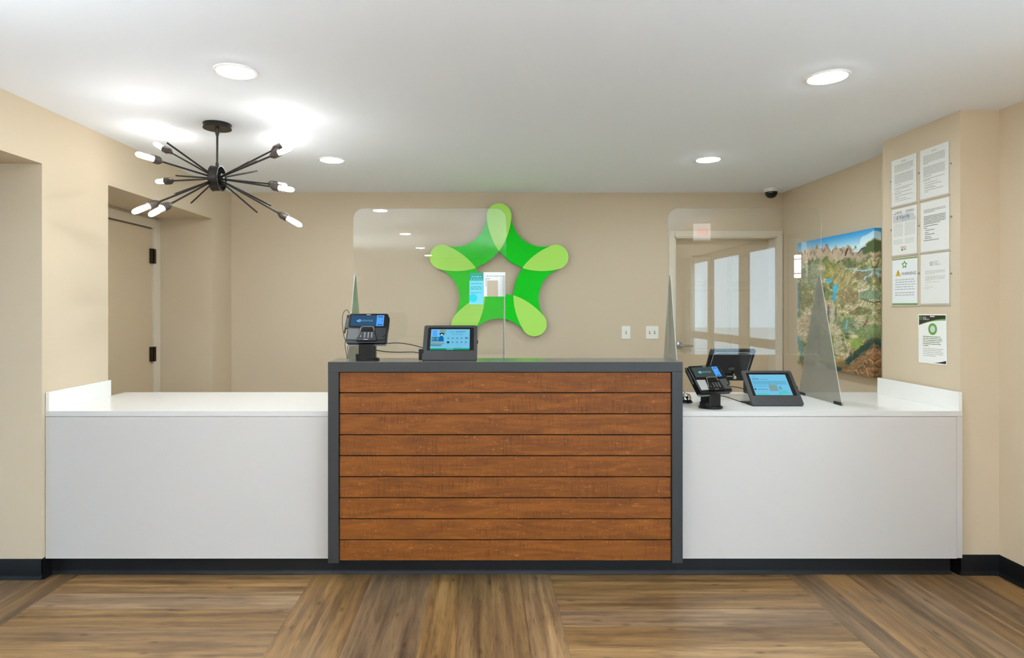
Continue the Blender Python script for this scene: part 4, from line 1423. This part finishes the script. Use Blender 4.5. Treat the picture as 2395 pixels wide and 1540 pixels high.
# sputnik chandelier
def chandelier():
    hub = Vector((-1.502, 3.43, 2.132))
    t = thing('chandelier', 'black sputnik chandelier with lit tubular bulbs hanging from the ceiling', 'chandelier', hub)
    MB().lathe([(0, H - hub.z), (0.076, H - hub.z), (0.076, H - hub.z - 0.006), (0.073, H - hub.z - 0.008), (0.073, H - hub.z - 0.020), (0.076, H - hub.z - 0.022), (0.076, H - hub.z - 0.028), (0, H - hub.z - 0.028)], n=40).build('canopy', M['bronze'], t, smooth=True)
    st = MB()
    st.rod((0, 0, 0.065), (0, 0, H - hub.z - 0.02), 0.006)
    st.lathe([(0, .066), (.009, .066), (.009, .088), (0, .09)], n=16)
    st.lathe([(0, .262), (.014, .284), (.012, .262), (.007, .24), (0, .24)], n=16)
    st.build('stem', M['bronze'], t, smooth=True)
    MB().lathe([(0.066, -0.026), (0.072, -0.026), (0.072, -0.022), (0.070, -0.020), (0.070, 0.020), (0.072, 0.022), (0.072, 0.026), (0.066, 0.026), (0.066, -0.026)], (0, 0, 0), (1, 0.03, 0), 40).build('hub_ring', M['bronze'], t, smooth=True)
    MB().rod((-0.03, 0, 0), (0.03, 0, 0), 0.03, 24).build('hub_core', M['bronze'], t, smooth=True)
    MB().rod((0, 0, -0.066), (0, 0, 0.066), 0.006).build('hub_post', M['bronze'], t)
    def solve(rx, ry, L, sgn):
        px, py = rx / 4.8125 + 280, ry / 4.8125 + 240
        best, bd = None, 9
        for i in range(0, 500):
            Y = hub.y + sgn * i * 0.001
            p = at(px, py, Y)
            d_ = abs((p - hub).length - L)
            if d_ < bd:
                best, bd = p, d_
        return best - hub
    arms = [(180, 575, -1), (385, 455, 1), (410, 890, 1), (140, 1240, -1), (330, 1272, -1),
            (1945, 425, 1), (1950, 500, -1), (1962, 985, -1), (1880, 935, 1), (2050, 1392, -1)]
    for rx, ry, sg in arms:
        v = solve(rx, ry, 0.53, sg)
        d = v.normalized()
        L = v.length
        arm = MB().rod(-0.04 * d, d * (L - 0.145), 0.0052, 10).build('arm', M['bronze'], t, smooth=True)
        MB().lathe([(0, L - .154), (.008, L - .154), (.012, L - .147), (.019, L - .136), (.0215, L - .128), (.0215, L - .116), (.0205, L - .115), (.0205, L - .107), (.0215, L - .106), (.0215, L - .091), (.016, L - .090), (0, L - .090)], (0, 0, 0), d, 20).build('socket', M['socket'], arm, smooth=True)
        MB().lathe([(.010, L - .090), (.0135, L - .080), (.0145, L - .055), (.014, L - .022), (.011, L - .008), (.005, L - .001), (0, L)], (0, 0, 0), d, 10).build('bulb', M['bulb'], arm, smooth=True)
    for rx, ry, sg in [(535, 455, -1), (635, 822, 1), (805, 1130, 1), (1545, 1235, -1), (1545, 772, 1), (1455, 670, -1), (1540, 660, 1), (1700, 1160, 1), (620, 1030, -1)]:
        v = solve(rx, ry, 0.36, sg)
        d = v.normalized()
        MB().rod(-0.04 * d, v, 0.005, 10).build('arm', M['bronze'], t, smooth=True)
chandelier()

# things beside the viewer that show only as reflections
ex = thing('exit_sign', 'white EXIT sign with red letters over the entrance doors', 'sign', (XR - 0.10, -0.14, 2.20))
MB().box(-0.10, 0.10, -0.012, 0.012, 0, 0.20).build('sign_body', emit('sign_glow', (1, 0.9, 0.86, 1), 2.2), ex, bevel=0.003)
MB().box(0.10, 0.10 - 0.001, -0.02, 0.02, 0.05, 0.15).build('bracket', M['lamptrim'], ex)
exl = text('letters', 'EXIT', 0.11, 0, 0, 0, emit('exit_red', (1, 0.05, 0.06, 1), 4.5), ex, 'CENTER', 0.62)
exl.location = (0, 0.0135, 0.06)
exl.rotation_euler = (PI / 2, 0, PI)
exl2 = bpy.data.objects.new('letters', exl.data)
C.objects.link(exl2)
exl2.parent = ex
exl2.location = (0, -0.0135, 0.06)
exl2.rotation_euler = (PI / 2, 0, 0)
sc = thing('wall_sconce', 'frosted cylinder wall sconce beside the entrance doors', 'wall lamp', (XR, 2.02, 1.65))
MB().box(-0.02, 0, -0.05, 0.05, 0.02, 0.16).build('back_plate', M['nickel'], sc, bevel=0.003)
MB().lathe([(0, 0), (0.024, 0), (0.024, 0.19), (0, 0.19)], (-0.075, 0, 0), (0, 0, 1), 24).build('shade', emit('sconce_glow', (1.0, 0.98, 0.95, 1), 14.0), sc, smooth=True)
for z in (0.035, 0.155):
    MB().lathe([(0.0245, z - .004), (0.027, z - .004), (0.027, z + .004), (0.0245, z + .004)], (-0.075, 0, 0), (0, 0, 1), 24).build('band', M['nickel'], sc, smooth=True)
# bowl pendants added out of view behind the viewer to brighten the ceiling
added_bowl_glow = emit('added_bowl_glow', (0.84, 0.94, 1.0, 1), 180.0)
for x, y, label in ((-1.75, 0.55, 'added bowl pendant behind the viewer, left of the first row'), (0.98, -0.15, 'added bowl pendant behind the viewer, right of the first row'),
                    (-2.05, -2.2, 'added bowl pendant behind the viewer, left of the far row'), (1.0, -2.2, 'added bowl pendant behind the viewer, right of the far row')):
    t = thing('added_bowl_pendant', label, 'ceiling light', (x, y, 1.86), group='added bowl pendants in the lobby')
    MB().lathe([(0, -0.10), (0.07, -0.095), (0.14, -0.07), (0.19, -0.03), (0.21, 0.0), (0.205, 0.0), (0.185, -0.028), (0.135, -0.064), (0.07, -0.088), (0, -0.093)], n=32).build('bowl', M['lamptrim'], t, smooth=True)
    MB().lathe([(0.0, -0.02), (0.185, -0.02)], n=12).build('fill_disc', added_bowl_glow, t)
    for k in range(3):
        a_ = 2 * PI * k / 3 + 0.5
        MB().rod((0.2 * math.cos(a_), 0.2 * math.sin(a_), 0), (0.03 * math.cos(a_), 0.03 * math.sin(a_), H - 1.88), 0.003, 6).build('hanger', M['bronze'], t)
    MB().lathe([(0, H - 1.86), (0.06, H - 1.86), (0.06, H - 1.88), (0, H - 1.88)], n=24).build('canopy', M['bronze'], t)
